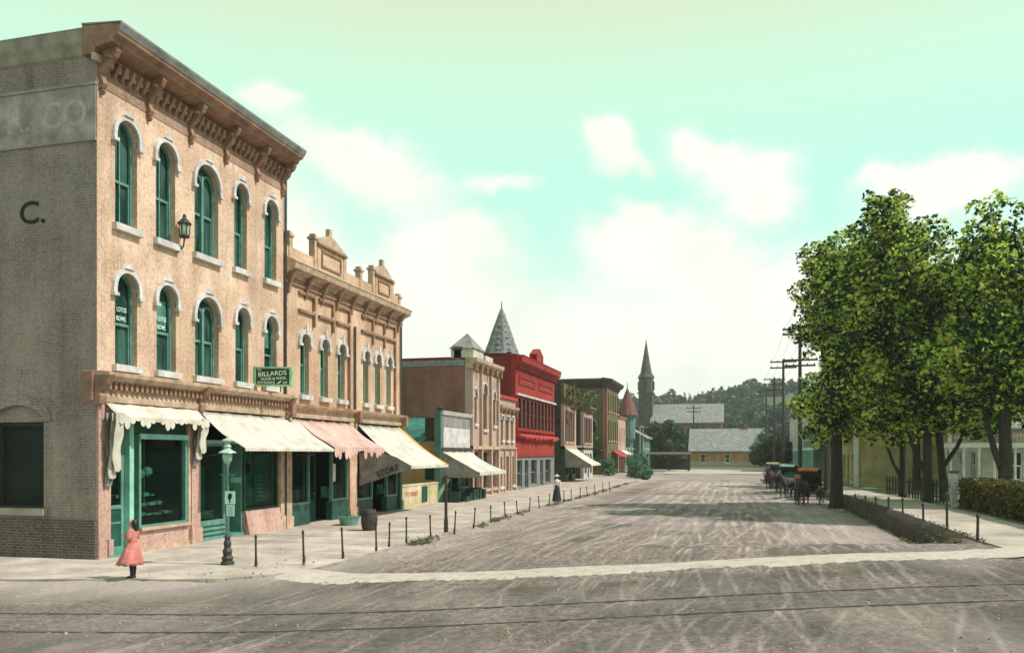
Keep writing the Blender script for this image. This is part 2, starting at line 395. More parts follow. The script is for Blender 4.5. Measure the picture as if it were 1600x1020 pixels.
def window(fr, parent, c, w, zb, zt, rise, frame='paint_teal', glz='glazing_teal', hood=None, sill='stone_white', set_in=.16,
           pair=False, mid=.5, hoodw=.15, blind=0, name='window', ear=True, peak=.14, fw=.06, detail=True):
    f = MB(fr)
    f.strip(outline(c, w, zb, zt, rise), outline(c, w - 2 * fw, zb, zt - fw, max(rise - fw, 0) if rise else 0), -set_in - .07, -set_in)
    f.box(c - w / 2 + fw, c + w / 2 - fw, -set_in - .07, -set_in, zb, zb + fw)
    wo = f.build(name, frame, parent)
    s = MB(fr); ww = w - 2 * fw; zm = zb + (zt - zb) * mid
    lights = [(c - ww / 4, ww / 2), (c + ww / 4, ww / 2)] if pair else [(c, ww)]
    b = .035
    for (cc, lw) in lights:
        s.box(cc - lw / 2, cc + lw / 2, -set_in - .10, -set_in - .035, zm - b, zm + b)
        s.box(cc - lw / 2, cc - lw / 2 + b, -set_in - .10, -set_in - .04, zb + fw, zm - b)
        s.box(cc + lw / 2 - b, cc + lw / 2, -set_in - .10, -set_in - .04, zb + fw, zm - b)
    if pair:
        s.box(c - .045, c + .045, -set_in - .06, -set_in + .02, zb + fw, zt - rise * .55)
        for sg in (-1, 1):
            cc = c + sg * ww / 4
            s.strip(arch(cc, ww / 2, zt - rise - .02, rise * .62), arch(cc, ww / 2 - .08, zt - rise - .02, rise * .62 - .05), -set_in - .06, -set_in - .01)
    elif detail:
        s.box(c - .018, c + .018, -set_in - .09, -set_in - .045, zb + fw, zt - fw - .02)
    s.build('sash', frame, wo)
    g = MB(fr); o = outline(c, w - .02, zb + .01, zt - .01, rise and rise - .01)
    g.prism(o, -set_in - .13, -set_in - .105); g.build('pane', glz, wo)
    if blind:
        MB(fr).box(c - ww / 2 + .03, c + ww / 2 - .03, -set_in - .104, -set_in - .099, zt - rise - (zt - zb) * blind, zt - rise).build('blind', 'goods_teal', wo)
    if hood:
        h = MB(fr); zs = zt - rise
        inner = arch(c, w, zs, rise) if rise else [(c - w / 2, zt), (c + w / 2, zt)]
        outer = arch(c, w + 2 * hoodw, zs, rise + hoodw) if rise else [(c - w / 2 - hoodw, zt + hoodw), (c + w / 2 + hoodw, zt + hoodw)]
        h.strip(outer, inner, -.02, .09)
        for sg in (-1, 1):
            a = c + sg * w / 2; bb = c + sg * (w / 2 + hoodw)
            h.box(min(a, bb), max(a, bb), -.02, .085, zs - .16, zs)
            if ear: h.box(min(a, bb) - .03, max(a, bb) + .03, -.02, .12, zs - .24, zs - .16)
        if peak: h.prism([(c - .17, zt + hoodw - .02), (c + .17, zt + hoodw - .02), (c + .05, zt + hoodw + peak * .6), (c, zt + hoodw + peak), (c - .05, zt + hoodw + peak * .6)], -.02, .13)
        h.build('hood_mould', hood, wo)
    if sill: MB(fr).box(c - w / 2 - .1, c + w / 2 + .1, -set_in - .02, .14, zb - .17, zb - .001).build('sill', sill, wo)
    return wo
def text_part(txt, size, m, parent, place, name='lettering', thick=.006, align='CENTER', sx=1.0):
    """lettering as real mesh; place is a 4x4 matrix (text lies in its local XY)"""
    cu = bpy.data.curves.new(name, 'FONT'); cu.body = txt; cu.size = size; cu.extrude = thick; cu.align_x = align; cu.align_y = 'CENTER'
    cu.offset = size * .008; cu.resolution_u = 3
    t = bpy.data.objects.new(name, cu); COL.objects.link(t)
    dg = bpy.context.evaluated_depsgraph_get(); me = bpy.data.meshes.new_from_object(t.evaluated_get(dg))
    bpy.data.objects.remove(t)
    me.transform(place @ Matrix.Diagonal((sx, 1, 1, 1)))
    me.materials.clear(); me.materials.append(M[m])
    o = bpy.data.objects.new(name, me); COL.objects.link(o)
    if parent is not None:
        me.transform(Matrix.Translation(-wloc(parent))); o.parent = parent
    return o
def on_left_wall(X, Y, Z):      # reads from the street, wall facing +X: text x runs +Y
    return Matrix.Translation((X, Y, Z)) @ Matrix(((0, 0, 1, 0), (1, 0, 0, 0), (0, 1, 0, 0), (0, 0, 0, 1)))
def on_front(X, Y, Z):          # wall facing -Y
    return Matrix.Translation((X, Y, Z)) @ Matrix(((1, 0, 0, 0), (0, 0, -1, 0), (0, 1, 0, 0), (0, 0, 0, 1)))
def copy_tree(o, parent=None):
    c = o.copy(); COL.objects.link(c); c.parent = parent
    for ch in o.children: copy_tree(ch, c)
    return c

def awning(fr, parent, u0, u1, zt, zf, P, m, val=.22, ragged=0, m_end=None, rods=True, sag=.06, scal=.16, side=None, name='awning'):
    mb = MB(fr); nu = max(8, int((u1 - u0) / .12)); nv = 8; th = .015
    def P_(i, j):
        a = i / nu; b = j / nv
        z = zt + (zf - zt) * b - sag * math.sin(math.pi * b) * (1 + .5 * math.sin(a * 19 + 1)) + .012 * math.sin(a * 31) - .05 * abs(math.sin(math.pi * (u0 + (u1 - u0) * a) / 1.15)) * math.sin(math.pi * min(1, b * 1.1)) ** .7 + .010 * math.sin(a * 57 + b * 9)
        return (u0 + (u1 - u0) * a, .04 + P * b, z)
    top = [P_(i, j) for j in range(nv + 1) for i in range(nu + 1)]
    bot = [(u, v, z - th) for u, v, z in top]; n = len(top); W = nu + 1
    fs = []
    for j in range(nv):
        for i in range(nu):
            a = j * W + i; fs.append((a, a + 1, a + W + 1, a + W)); fs.append((n + a, n + a + W, n + a + W + 1, n + a + 1))
    for i in range(nu): fs.append((i, n + i, n + i + 1, i + 1)); a = nv * W + i; fs.append((a, a + 1, n + a + 1, n + a))
    for j in range(nv): a = j * W; fs.append((a, a + W, n + a + W, n + a)); a += nu; fs.append((a, n + a, n + a + W, a + W))
    mb.add(top + bot, fs)
    o = mb.build(name, m, parent, smooth=True)
    if val:
        va = MB(fr); ns = max(4, int((u1 - u0) / scal)); step = (u1 - u0) / ns
        for i in range(ns):
            a = u0 + i * step; b = a + step; c = (a + b) / 2
            d = val * (1 + (random.uniform(-.5, .9) if ragged else 0)); zz = zf
            va.prism([(a, zz), (a, zz - d * .7), (a + step * .25, zz - d * .95), (c, zz - d), (b - step * .25, zz - d * .95), (b, zz - d * .7), (b, zz)], P + .042, P + .052)
        va.build('valance', m, o)
    if rods:
        r = MB(fr)
        r.tube([(u0 + .02, P + .02, zf - .04), (u1 - .02, P + .02, zf - .04)], .022, 6)
        for u in (u0 + .04, u1 - .04): r.tube([(u, P + .02, zf - .04), (u, .02, zf - .02 - .25)], .018, 6)
        r.build('frame', 'iron', o)
    if side:
        for u in side:
            s = MB(fr); s.profile([(.04, zt - .02), (P + .03, zf - .03), (P + .03, zf - .3), (.04, zf - .3)], u, u + .012); s.build('side_curtain', 'canvas_grey' if m != 'canvas_white' else 'canvas_grey', o)
    return o

def skin(name, nodes, edges, m, parent=None, root=0, sub=2):
    """grow one continuous body surface over a skeleton"""
    me = bpy.data.meshes.new(name); me.from_pydata([n[0] for n in nodes], edges, [])
    o = bpy.data.objects.new(name, me); COL.objects.link(o)
    md = o.modifiers.new('s', 'SKIN'); md.use_smooth_shade = True
    ly = me.skin_vertices[0] if me.skin_vertices else None
    if ly is None:
        import bmesh
        bm = bmesh.new(); bm.from_mesh(me); bm.verts.layers.skin.verify(); bm.to_mesh(me); bm.free(); ly = me.skin_vertices[0]
    for i, n in enumerate(nodes):
        r = n[1]; ly.data[i].radius = r if isinstance(r, tuple) else (r, r); ly.data[i].use_root = (i == root)
    sb = o.modifiers.new('d', 'SUBSURF'); sb.levels = sub; sb.render_levels = sub
    dg = bpy.context.evaluated_depsgraph_get(); m2 = bpy.data.meshes.new_from_object(o.evaluated_get(dg))
    bpy.data.objects.remove(o)
    m2.materials.clear(); m2.materials.append(M[m]); m2.name = name
    m2.polygons.foreach_set('use_smooth', [True] * len(m2.polygons))
    o = bpy.data.objects.new(name, m2); COL.objects.link(o)
    if parent is not None: o.parent = parent
    return o

# ================================================================== GROUND
def sstep(a, b, x):
    t = np.clip((np.asarray(x, float) - a) / (b - a), 0, 1); return t * t * (3 - 2 * t)
def zr(Y):           # height of the raised right-hand pavement
    return .62 - .45 * sstep(28, 75, Y)
_KE = [(-40, 8.8), (-16, 13.4), (-12.0, 14.6), (-11.0, 14.8), (-10.1, 15.35), (-9.45, 16.3), (-9.2, 17.4), (-9.2, 94)]
def kerb_d(X, Y):
    d = np.full(np.broadcast(X, Y).shape, 1e9)
    for (ax, ay), (bx, by) in zip(_KE[:-1], _KE[1:]):
        L2 = (bx - ax) ** 2 + (by - ay) ** 2; t = np.clip(((X - ax) * (bx - ax) + (Y - ay) * (by - ay)) / L2, 0, 1)
        d = np.minimum(d, np.hypot(X - ax - t * (bx - ax), Y - ay - t * (by - ay)))
    return d
def gz(X, Y):        # ground: the crossing climbs to the right, the long street stays low
    X = np.asarray(X, float); Y = np.asarray(Y, float)
    ramp = .66 * sstep(-9, 6.5, X)
    near = ramp * (1 - sstep(20.3, 26.5, Y))
    out = sstep(5.1, 5.6, X)
    z = near * (1 - out) + out * np.maximum(zr(Y), ramp * (1 - sstep(20.3, 26.5, Y)))
    z = z + .035 * np.sin(X * .55 + 1) * np.sin(Y * .21) * (1 - out) * sstep(20, 30, Y)
    kd = kerb_d(X, Y); w = .7 + .35 * np.sin(X * 1.7 + Y * 1.1) + .2 * np.sin(X * 4.1 - Y * 2.3)
    return z + .085 * np.exp(-(kd / w) ** 2) * (X < -6)
def Z(X, Y): return float(gz(X, Y))

def grid_axis(pts):
    a = [pts[0][0]]
    for (s, e, st) in pts:
        n = max(1, int(round((e - s) / st))); a += [s + (e - s) * (i + 1) / n for i in range(n)]
    return np.array(a)
def grid_mesh(name, xs, ys, zf, m, kind='structure', attrs=None, smooth=True):
    XX, YY = np.meshgrid(xs, ys); ZZ = zf(XX, YY)
    nx, ny = len(xs), len(ys); co = np.stack([XX, YY, ZZ], -1).reshape(-1, 3)
    idx = np.arange(nx * ny).reshape(ny, nx)
    q = np.stack([idx[:-1, :-1], idx[:-1, 1:], idx[1:, 1:], idx[1:, :-1]], -1).reshape(-1, 4)
    me = bpy.data.meshes.new(name); me.vertices.add(len(co)); me.vertices.foreach_set('co', co.ravel())
    me.loops.add(q.size); me.loops.foreach_set('vertex_index', q.ravel().astype(np.int32))
    me.polygons.add(len(q)); me.polygons.foreach_set('loop_start', (np.arange(len(q)) * 4).astype(np.int32))
    me.polygons.foreach_set('loop_total', np.full(len(q), 4, np.int32))
    me.update(); me.validate()
    if smooth: me.polygons.foreach_set('use_smooth', [True] * len(q))
    for an, arr in (attrs or {}).items():
        at = me.attributes.new(an, 'FLOAT', 'POINT'); at.data.foreach_set('value', arr.ravel().astype(np.float32))
    me.materials.append(M[m] if isinstance(m, str) else m)
    o = bpy.data.objects.new(name, me); COL.objects.link(o)
    if kind: o['kind'] = kind
    return o

def vnoise(x, y, seed=0):
    """smooth value noise on arrays"""
    r = np.random.default_rng(seed).random((256, 256)); xi = np.floor(x).astype(int); yi = np.floor(y).astype(int)
    fx = x - xi; fy = y - yi; fx = fx * fx * (3 - 2 * fx); fy = fy * fy * (3 - 2 * fy)
    g = lambda a, b: r[a % 256, b % 256]
    return (g(xi, yi) * (1 - fx) + g(xi + 1, yi) * fx) * (1 - fy) + (g(xi, yi + 1) * (1 - fx) + g(xi + 1, yi + 1) * fx) * fy

# --- the dirt street with wheel ruts
xs = grid_axis([(-400, -60, 20), (-60, -16, 2), (-16, 8, .046), (8, 40, 1), (40, 400, 20)])
ys = grid_axis([(-60, 5, 5), (5, 10, .5), (10, 20, .045), (20, 32, .08), (32, 62, .2), (62, 150, 1), (150, 240, 5)])
NX, NY = len(xs), len(ys)
rut = np.zeros((NY, NX)); groove = np.zeros((NY, NX))
def splat(px, py, s, width):
    width = np.maximum(width, .62 * np.interp(py, ys[:-1], np.diff(ys)))
    ix = np.searchsorted(xs, px); iy = np.searchsorted(ys, py); ok = (ix > 2) & (ix < NX - 3) & (iy > 2) & (iy < NY - 3)
    ix, iy, px, py, s, width = ix[ok], iy[ok], px[ok], py[ok], s[ok], width[ok]
    for dx in range(-3, 4):
        for dy in range(-3, 4):
            a, b = ix + dx, iy + dy
            # stay isotropic in metres
            d2 = (xs[a] - px) ** 2 + (ys[b] - py) ** 2
            np.maximum.at(rut, (b, a), s * np.exp(-d2 / (width * width)))
            np.maximum.at(groove, (b, a), s * np.exp(-d2 / (width * width * .4)))
rr = random.Random(5)
def track(path, gauge=1.42, w=.05, strength=1.0, single=False):
    p = np.array(path); t = np.linspace(0, 1, 60); n = len(p)
    # Catmull-like smooth interpolation through control points
    tt = np.linspace(0, n - 1, 1400); i = np.clip(tt.astype(int), 0, n - 2); f = tt - i
    p0 = p[np.clip(i - 1, 0, n - 1)]; p1 = p[i]; p2 = p[i + 1]; p3 = p[np.clip(i + 2, 0, n - 1)]; f = f[:, None]
    q = .5 * ((2 * p1) + (-p0 + p2) * f + (2 * p0 - 5 * p1 + 4 * p2 - p3) * f ** 2 + (-p0 + 3 * p1 - 3 * p2 + p3) * f ** 3)
    d = np.gradient(q, axis=0); nrm = np.stack([-d[:, 1], d[:, 0]], 1) / (np.hypot(d[:, 0], d[:, 1])[:, None] + 1e-6)
    st = strength * (.55 + .45 * np.sin(tt * 5.3 + rr.random() * 9)) * (.7 + .3 * np.sin(tt * 23 + rr.random() * 9))
    for sg in ((0,) if single else (-.5, .5)):
        c = q + nrm * gauge * sg
        L = np.hypot(d[:, 0], d[:, 1]).sum(); m = max(1400, int(L / .05)); k_ = np.linspace(0, 1399, m)
        cx = np.interp(k_, np.arange(1400), c[:, 0]); cy = np.interp(k_, np.arange(1400), c[:, 1]); ss = np.interp(k_, np.arange(1400), st)
        splat(cx, cy, np.clip(ss, .1, 1), w)
for i in range(44):       # up and down the street
    x0 = rr.uniform(-8, 3.6); a = rr.uniform(-.7, .7)
    track([(x0 + rr.uniform(-1.8, 1.8), 9), (x0 + a, 15 + rr.uniform(-1, 1)), (x0 + rr.uniform(-.9, .9), 24), (x0 * .8 + rr.uniform(-.8, .8), 36), (x0 * .7 + rr.uniform(-.8, .8), 52), (x0 * .6 - .5, 80)], w=rr.uniform(.024, .042), strength=rr.uniform(.3, .95))
for i in range(7):       # turning in from the crossing
    e = rr.uniform(-7, 3)
    track([(rr.choice([-13, 9]) + rr.uniform(-1, 1), rr.uniform(11, 13.5)), (e * .6 + rr.uniform(-2, 2), rr.uniform(13, 16)), (e, 21), (e + rr.uniform(-1, 1), 30), (e * .8, 45)], w=rr.uniform(.02, .032), strength=rr.uniform(.25, .7))
for i in range(9):       # wagons turned round in the street
    cx, cy, ra = rr.uniform(-5, 2), rr.uniform(24, 42), rr.uniform(1.8, 3.2)
    track([(cx - ra, cy - 9), (cx - ra, cy), (cx - ra * .5, cy + ra * 1.4), (cx + ra * .6, cy + ra * 1.3), (cx + ra, cy), (cx + ra * .8, cy - 9)], w=.034, strength=rr.uniform(.5, .9))
for i in range(8):       # along the crossing
    y0 = rr.uniform(9.5, 14.5)
    track([(-16, y0 - 1.2), (-6, y0), (2, y0 + 1.4), (9, y0 + 2.8)], w=.024, strength=rr.uniform(.2, .45))
XX, YY = np.meshgrid(xs, ys)
fine = (vnoise(XX * 9, YY * 9, 1) - .5) + .6 * (vnoise(XX * 19, YY * 19, 2) - .5); big = vnoise(XX * .5, YY * .35, 3)
fade = 1 - sstep(45, 75, YY)
# pale dust: at the kerb corner, along the right side of the street, worn middle
dust = .22 * sstep(.45, .8, big)
dust += .75 * np.exp(-(kerb_d(XX, YY) / (1.0 + .5 * vnoise(XX * .8, YY * .8, 51))) ** 2) + .5 * np.exp(-((XX + 12.3) / 2.6) ** 2 - ((YY - 13.6) / 1.2) ** 2)
dust += .75 * np.exp(-((XX - 3.6) / 1.6) ** 2) * sstep(22, 27, YY) * (1 - sstep(60, 80, YY))
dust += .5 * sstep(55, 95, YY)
dust = np.clip(dust + .35 * (vnoise(XX * 1.7, YY * .9, 5) - .5), 0, 1)
dung = np.clip(.34 * sstep(.35, .75, vnoise(XX * 1.1, YY * .8, 61)) * (1 - sstep(60, 90, YY)) + .62 * (1 - sstep(15.2, 17.5, YY - .19 * XX)) * (.55 + .45 * vnoise(XX * 1.3, YY * 1.9, 41)) + sstep(.60, .82, vnoise(XX * .9 + 40, YY * .35, 9)) * .8 + .7 * np.exp(-((YY - 15.9 - .19 * XX) / .8) ** 2) * sstep(.3, .7, vnoise(XX * 1.2, YY * 2, 12)), 0, 1)
# clods and stones
cl = sstep(.86, .97, vnoise(XX * 5.5 + 9, YY * 5.5, 21)) * sstep(9.8, 11, YY)
def street_z(X, Y):
    out = sstep(5.05, 5.6, X)
    return gz(X, Y) - .055 * (1 - out) * 0 + (-.020 * groove + .012 * rut + .020 * fine + .03 * cl) * (1 - out) * fade - .5 * sstep(8, 9, X) * 0
m, nt, b = _base('dirt', .95, spec=.15)
at = lambda n: (lambda a: (setattr(a, 'attribute_name', n), a.outputs['Fac'])[1])(nt.nodes.new('ShaderNodeAttribute'))
c0 = _ramp(nt, _noise(nt, 5, 7, .7), [(.3, (.125, .097, .085)), (.52, (.275, .22, .20)), (.72, (.41, .335, .305))])
c0 = _mix(nt, c0, _ramp(nt, _noise(nt, 13, 6, .8), [(.40, (.30, .30, .28)), (.52, (1, 1, 1)), (.66, (1.4, 1.36, 1.3))]), .95, 'MULTIPLY')
c0 = _mix(nt, c0, (.09, .088, .068), _mix(nt, at('dung'), (.8, .8, .8), 1, 'MULTIPLY'))
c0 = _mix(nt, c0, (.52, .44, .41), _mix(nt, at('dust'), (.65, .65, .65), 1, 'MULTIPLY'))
c0 = _mix(nt, c0, (.66, .57, .53), _mix(nt, at('rut'), (.74, .74, .74), 1, 'MULTIPLY'))
nt.links.new(c0, b.inputs['Base Color']); _bump(nt, b, _noise(nt, 22, 5, .7), .9, .03)
# the street sheet stops at the kerbs so that pavements stay separate pieces
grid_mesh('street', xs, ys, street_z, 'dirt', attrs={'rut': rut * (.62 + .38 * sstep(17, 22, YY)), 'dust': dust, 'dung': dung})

# land beyond
m, nt, b = _base('field', .95)
nt.links.new(_ramp(nt, _noise(nt, .05, 8, .6), [(.3, (.04, .07, .035)), (.7, (.12, .15, .08))]), b.inputs['Base Color'])
gxs = grid_axis([(-2500, -300, 200), (-300, 300, 12), (300, 2500, 200)]); gys = grid_axis([(-400, 235, 80), (235, 900, 12), (900, 3000, 200)])
def hill_z(X, Y):
    h = 31 * sstep(250, 400, Y) * (.83 + .17 * sstep(-25, 15, X)) * (1 - .5 * sstep(-42, -85, X)) + 5 * sstep(250, 420, Y) * (vnoise(X / 60, Y / 90, 31) - .5)
    return h - .12
grid_mesh('hills', gxs, gys, hill_z, 'field')

# --- left pavement (with the rounded corner)
def corner_xy(r, n=10, cx=-12.0, cy=19.4):
    # quarter from the crossing side round to the street side
    return [(cx + r * math.sin(math.pi / 2 * i / n), cy - r * math.cos(math.pi / 2 * i / n)) for i in range(n + 1)]
def slab(name, outline_xy, z0, z1, m, kind='structure'):
    o = MB().flat(outline_xy, z0, z1).build(name, m); o['kind'] = kind; return o
edge = [(-40, 8.8), (-16, 13.4)] + corner_xy(2.8, 12, -12.0, 17.4) + [(-9.2, 30), (-9.2, 60), (-9.2, 94), (-10.5, 112), (-14, 126)]
# follow the rise of the ground slightly: top at .13
walk = [(x, y) for x, y in edge] + [(-22, 126), (-22, 17.5), (-40, 17.5)]
slab('sidewalk', walk, -.1, .10, 'concrete_walk')
kb = MB()
for (a, b_) in zip(edge[:-1], edge[1:]):
    d = Vector((b_[0] - a[0], b_[1] - a[1])); L = d.length; d.normalize(); nrm = Vector((d.y, -d.x))
    q = [(a[0], a[1]), (b_[0], b_[1]), (b_[0] + nrm.x * .12, b_[1] + nrm.y * .12), (a[0] + nrm.x * .12, a[1] + nrm.y * .12)]
    kb.flat(q, -.1, .112)
kb.build('kerb', 'kerb_stone')['kind'] = 'structure'
# joints across the pavement
jm = MB(); y = 20.0
while y < 92: jm.box(-15.0, -9.22, y, y + .025, .09, .104); y += 1.8
for x in (-13.1, -11.2): jm.box(x, x + .02, 20, 92, .09, .1035)
jm.build('pavement_joints', 'kerb_stone')['kind'] = 'structure'

# --- right pavement: follows its raised ground
rx = grid_axis([(5.55, 7.9, .4)]); ry = grid_axis([(-6, 20, .8), (20, 130, 2)])
def rwz(X, Y): return gz(np.maximum(X, 5.62), Y) + .012 + .033 * sstep(20, 24, Y) + .012 * np.sin(Y * 1.3)
grid_mesh('sidewalk_right', rx, ry, rwz, 'walk_right')
# bank between the raised pavement and the street
bk = MB(); prev = None
for i in range(0, 62):
    y = 20.6 + i * 1.3; t = float(gz(5.7, y)) + .008 + .03 * min(1, i / 3); o_ = .25 * math.sin(i * 1.7) * .3
    bk_s = [(5.62, t), (5.52, t), (5.30 + o_ * .2, t * .55), (5.08 + o_ * .6, -.03), (5.62, -.03)]
    if prev:
        bk.add([(x, prev[1], z) for x, z in prev[0]] + [(x, y, z) for x, z in bk_s], [(j, (j + 1) % 5, 5 + (j + 1) % 5, 5 + j) for j in range(5)])
    prev = (bk_s, y)
bk.build('bank', 'bank_earth', smooth=True)['kind'] = 'structure'

# --- stone crossing over the street
cxs = grid_axis([(-9.4, 6.2, .12)]); cvs = grid_axis([(-.72, .72, .09)])
UU, VV = np.meshgrid(cxs, cvs)
m, nt, b = _base('crosswalk_stone', .95)
cc = _ramp(nt, _noise(nt, 3.5, 7, .7), [(.28, (.28, .24, .20)), (.45, (.48, .42, .36)), (.7, (.58, .51, .45))])
cc = _mix(nt, cc, _ramp(nt, _noise(nt, 24, 4), [(.36, (.6, .6, .6)), (.5, (1, 1, 1))]), .6, 'MULTIPLY')
nt.links.new(cc, b.inputs['Base Color']); _bump(nt, b, _noise(nt, 14, 5), .6, .02)
co = []
for (u, v) in zip(UU.ravel(), VV.ravel()):
    e = abs(v) / .72; wob = .10 * math.sin(u * 2.1 + v * 5) + .06 * math.sin(u * 5.7) + .05 * math.sin(u * 13.0)
    yy = 17.95 + .19 * u + v * (1 + .14 * math.sin(u * 1.3)) + wob * e ** 3
    zz = Z(min(u, 5.0) if u < 5.3 else 5.7, yy) + .045 * (1 - e ** 3) - .02 * e ** 6
    if u > 4.7: t_ = min(1, (u - 4.7) / .85); zz = (1 - t_) * (Z(4.7, yy) + .045 * (1 - e ** 3)) + t_ * (Z(5.7, yy) + .034)
    co.append((u, yy, zz))
nx = len(cxs); fs = [(j * nx + i, j * nx + i + 1, (j + 1) * nx + i + 1, (j + 1) * nx + i) for j in range(len(cvs) - 1) for i in range(nx - 1)]
make_obj('crosswalk', co, fs, 'crosswalk_stone', smooth=True, fix=False)['kind'] = 'structure'

# --- tramway rails along the crossing
for i, (off, st) in enumerate([(13.85, 1), (12.42, .8)]):
    t = MB(); pts = []
    for j in range(90):
        x = -30 + j * .55; y = off + .20 * x + .0025 * x * x * (1 if x > 0 else -.6)
        pts.append((x, y, Z(x, y) + .012))
    for a, b_ in zip(pts[:-1], pts[1:]):
        t.add([(a[0], a[1] - .02, a[2] - .05), (b_[0], b_[1] - .02, b_[2] - .05), (b_[0], b_[1] + .02, b_[2] - .05), (a[0], a[1] + .02, a[2] - .05),
               (a[0], a[1] - .02, a[2] + .008), (b_[0], b_[1] - .02, b_[2] + .008), (b_[0], b_[1] + .02, b_[2] + .008), (a[0], a[1] + .02, a[2] + .008)],
              [(4, 5, 6, 7), (0, 1, 5, 4), (2, 3, 7, 6)])
    o = t.build('tram_rail', 'rail_steel'); tag(o, ['steel tram rail set in the dirt, the one nearer the stone crossing', 'half buried steel tram rail lowest in the view'][i], 'rail', 'tram rails in the dirt crossing')

# ================================================================== LEFT ROW
XF = -15.15
A = FL(XF)

def shell(fr_front, root, X0, X1, Y0, Y1, H, m_side, z0=-.1, near=True, holes=None, m_far=None, roofz=None):
    """side walls, rear wall and roof of a building whose front stands at X1 (front wall itself is separate)"""
    s = MB(FS(Y0))
    if near:
        wall(s, X0, X1 - .36, z0, H, -.34, 0, holes or [])
        s.build('side_wall', m_side, root)
    MB().box(X0, X1 - .36, Y1 - .34, Y1, z0, H).build('side_wall', m_far or m_side, root)
    MB().box(X0 - .3, X0, Y0, Y1, z0, H).build('rear_wall', m_far or m_side, root)
    MB().box(X0, X1 - .2, Y0 + .34, Y1 - .34, H - .6, H - .45).build('roof', 'roof_tar', root)
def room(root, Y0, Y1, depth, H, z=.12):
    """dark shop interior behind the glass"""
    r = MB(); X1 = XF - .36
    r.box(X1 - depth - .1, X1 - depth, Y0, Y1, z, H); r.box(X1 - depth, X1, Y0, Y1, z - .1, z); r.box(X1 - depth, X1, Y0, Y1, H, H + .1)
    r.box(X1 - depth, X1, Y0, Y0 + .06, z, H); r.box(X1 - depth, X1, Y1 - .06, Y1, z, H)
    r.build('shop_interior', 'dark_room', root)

# ---------------------------------------------------------------- B1: three-storey corner block
Y0, Y1 = 17.0, 25.72
b1 = empty('corner_building', (XF, Y0, 0), 'three storey peach brick corner block with teal arched windows and heavy bracketed cornice', 'building')
w3 = [(18.02, .80), (19.55, .80), (21.38, 1.14), (23.12, .70), (24.87, .74)]
w2 = [(18.02, .80), (19.58, .80), (21.40, 1.14), (23.20, .72), (24.87, .76)]
rows = [[(c, w, 4.95, 7.32, w / 2) for c, w in w2], [(c, w, 8.52, 11.22, w / 2) for c, w in w3]]
fw_ = MB(A); wall(fw_, Y0 + .012, Y1, 4.0, 11.75, -.34, 0, rows); fw_.build('front_wall', 'brick_peach', b1)
MB(A).box(Y0 + .012, Y1, -.34, .015, 11.75, 12.75).build('frieze', 'brick_cornice', b1)
for (c, w) in w3: window(A, b1, c, w, 8.52, 11.22, w / 2, hood='stone_white', pair=(w > 1), hoodw=.115, mid=.42 + random.uniform(-.02, .04))
for i, (c, w) in enumerate(w2):
    wo = window(A, b1, c, w, 4.95, 7.32, w / 2, hood='stone_white', pair=(w > 1), hoodw=.12, mid=.45, detail=False, glz='glazing_teal' if i != 4 else 'glazing_dark', blind=.28 if i in (1, 4) else 0)
    if i < 2:
        text_part('LOTOS', .17, 'letter_mint', wo, on_left_wall(XF - .19, c + .05, 6.40), sx=.66)
        text_part('BOWL', .17, 'letter_mint', wo, on_left_wall(XF - .19, c + .04, 6.17), sx=.72)
# storefront cornice (ledge) with dentils and end brackets
lc = MB(A); lc.profile([(-.34, 3.98), (.10, 3.98), (.12, 4.12), (.08, 4.16), (.08, 4.42), (.16, 4.46), (.34, 4.55), (.42, 4.6), (.44, 4.7), (-.2, 4.76), (-.34, 4.76)], Y0 - .06, Y1)
lo = lc.build('shop_cornice', 'stone_buff', b1)
y = Y0 + .15
while y < Y1 - .2: MB(A).box(y, y + .09, .08, .24, 4.28, 4.45).build('dentil', 'wood_brown', lo); y += .19
for y in (Y0 - .1, Y0 + 3.85, Y0 + 8.65):
    MB(A).profile([(0, 3.9), (.16, 3.92), (.2, 4.1), (.14, 4.2), (.34, 4.4), (.46, 4.62), (0, 4.62)], y, y + .22).build('bracket', 'wood_brown', lo)
MB(A).profile([(-.33, 4.0), (.0, 4.0), (.0, 4.7), (-.33, 4.7)], Y0 - .16, Y0 - .062).build('return', 'wood_brown', lo)
# roof cornice
cor = MB(A)
prof = [(-.3, 12.45), (.05, 12.45), (.08, 12.58), (.56, 12.68), (.59, 12.78), (.74, 12.84), (.80, 13.02), (.83, 13.04), (.83, 13.08), (-.3, 13.16)]
cor.profile(prof, Y0 - .15, Y1 + .02)
co_ = cor.build('roof_cornice', 'wood_brown', b1)
MB(A).profile([(.78, 12.92), (.86, 13.07), (.86, 13.12), (-.3, 13.21), (-.3, 13.17), (.84, 13.09), (.81, 13.02)], Y0 - .17, Y1 + .04).build('gutter', 'metal_roof', co_)
MB(A).box(Y0 - .2, Y1 + .15, .016, .12, 12.28, 12.44).build('moulding', 'stone_buff', co_)
for y in (Y0 + .05, 18.75, 20.5, 22.2, 23.9, Y1 - .22):
    br = MB(A); pr = [(.0, 11.66), (.09, 11.69), (.15, 11.80), (.11, 11.91), (.09, 12.02), (.18, 12.12), (.30, 12.22), (.35, 12.36), (.47, 12.43), (.54, 12.56), (.54, 12.66), (0, 12.6)]
    br.profile(pr, y, y + .15); br.profile([(.08, 11.55), (.13, 11.62), (.08, 11.67), (.0, 11.66), (.0, 11.55)], y + .03, y + .12)
    br.lathe((y - .01, .30, 12.42), [(.01, -.06), (.09, -.03), (.09, .03), (.01, .06)], 8)
    br.build('bracket', 'wood_brown', co_)
y = Y0 + .2
while y < Y1 - .3: MB(A).profile([(.016, 12.1), (.1, 12.14), (.26, 12.4), (.26, 12.45), (.016, 12.45)], y, y + .10).build('dentil', 'wood_brown', co_); y += .26
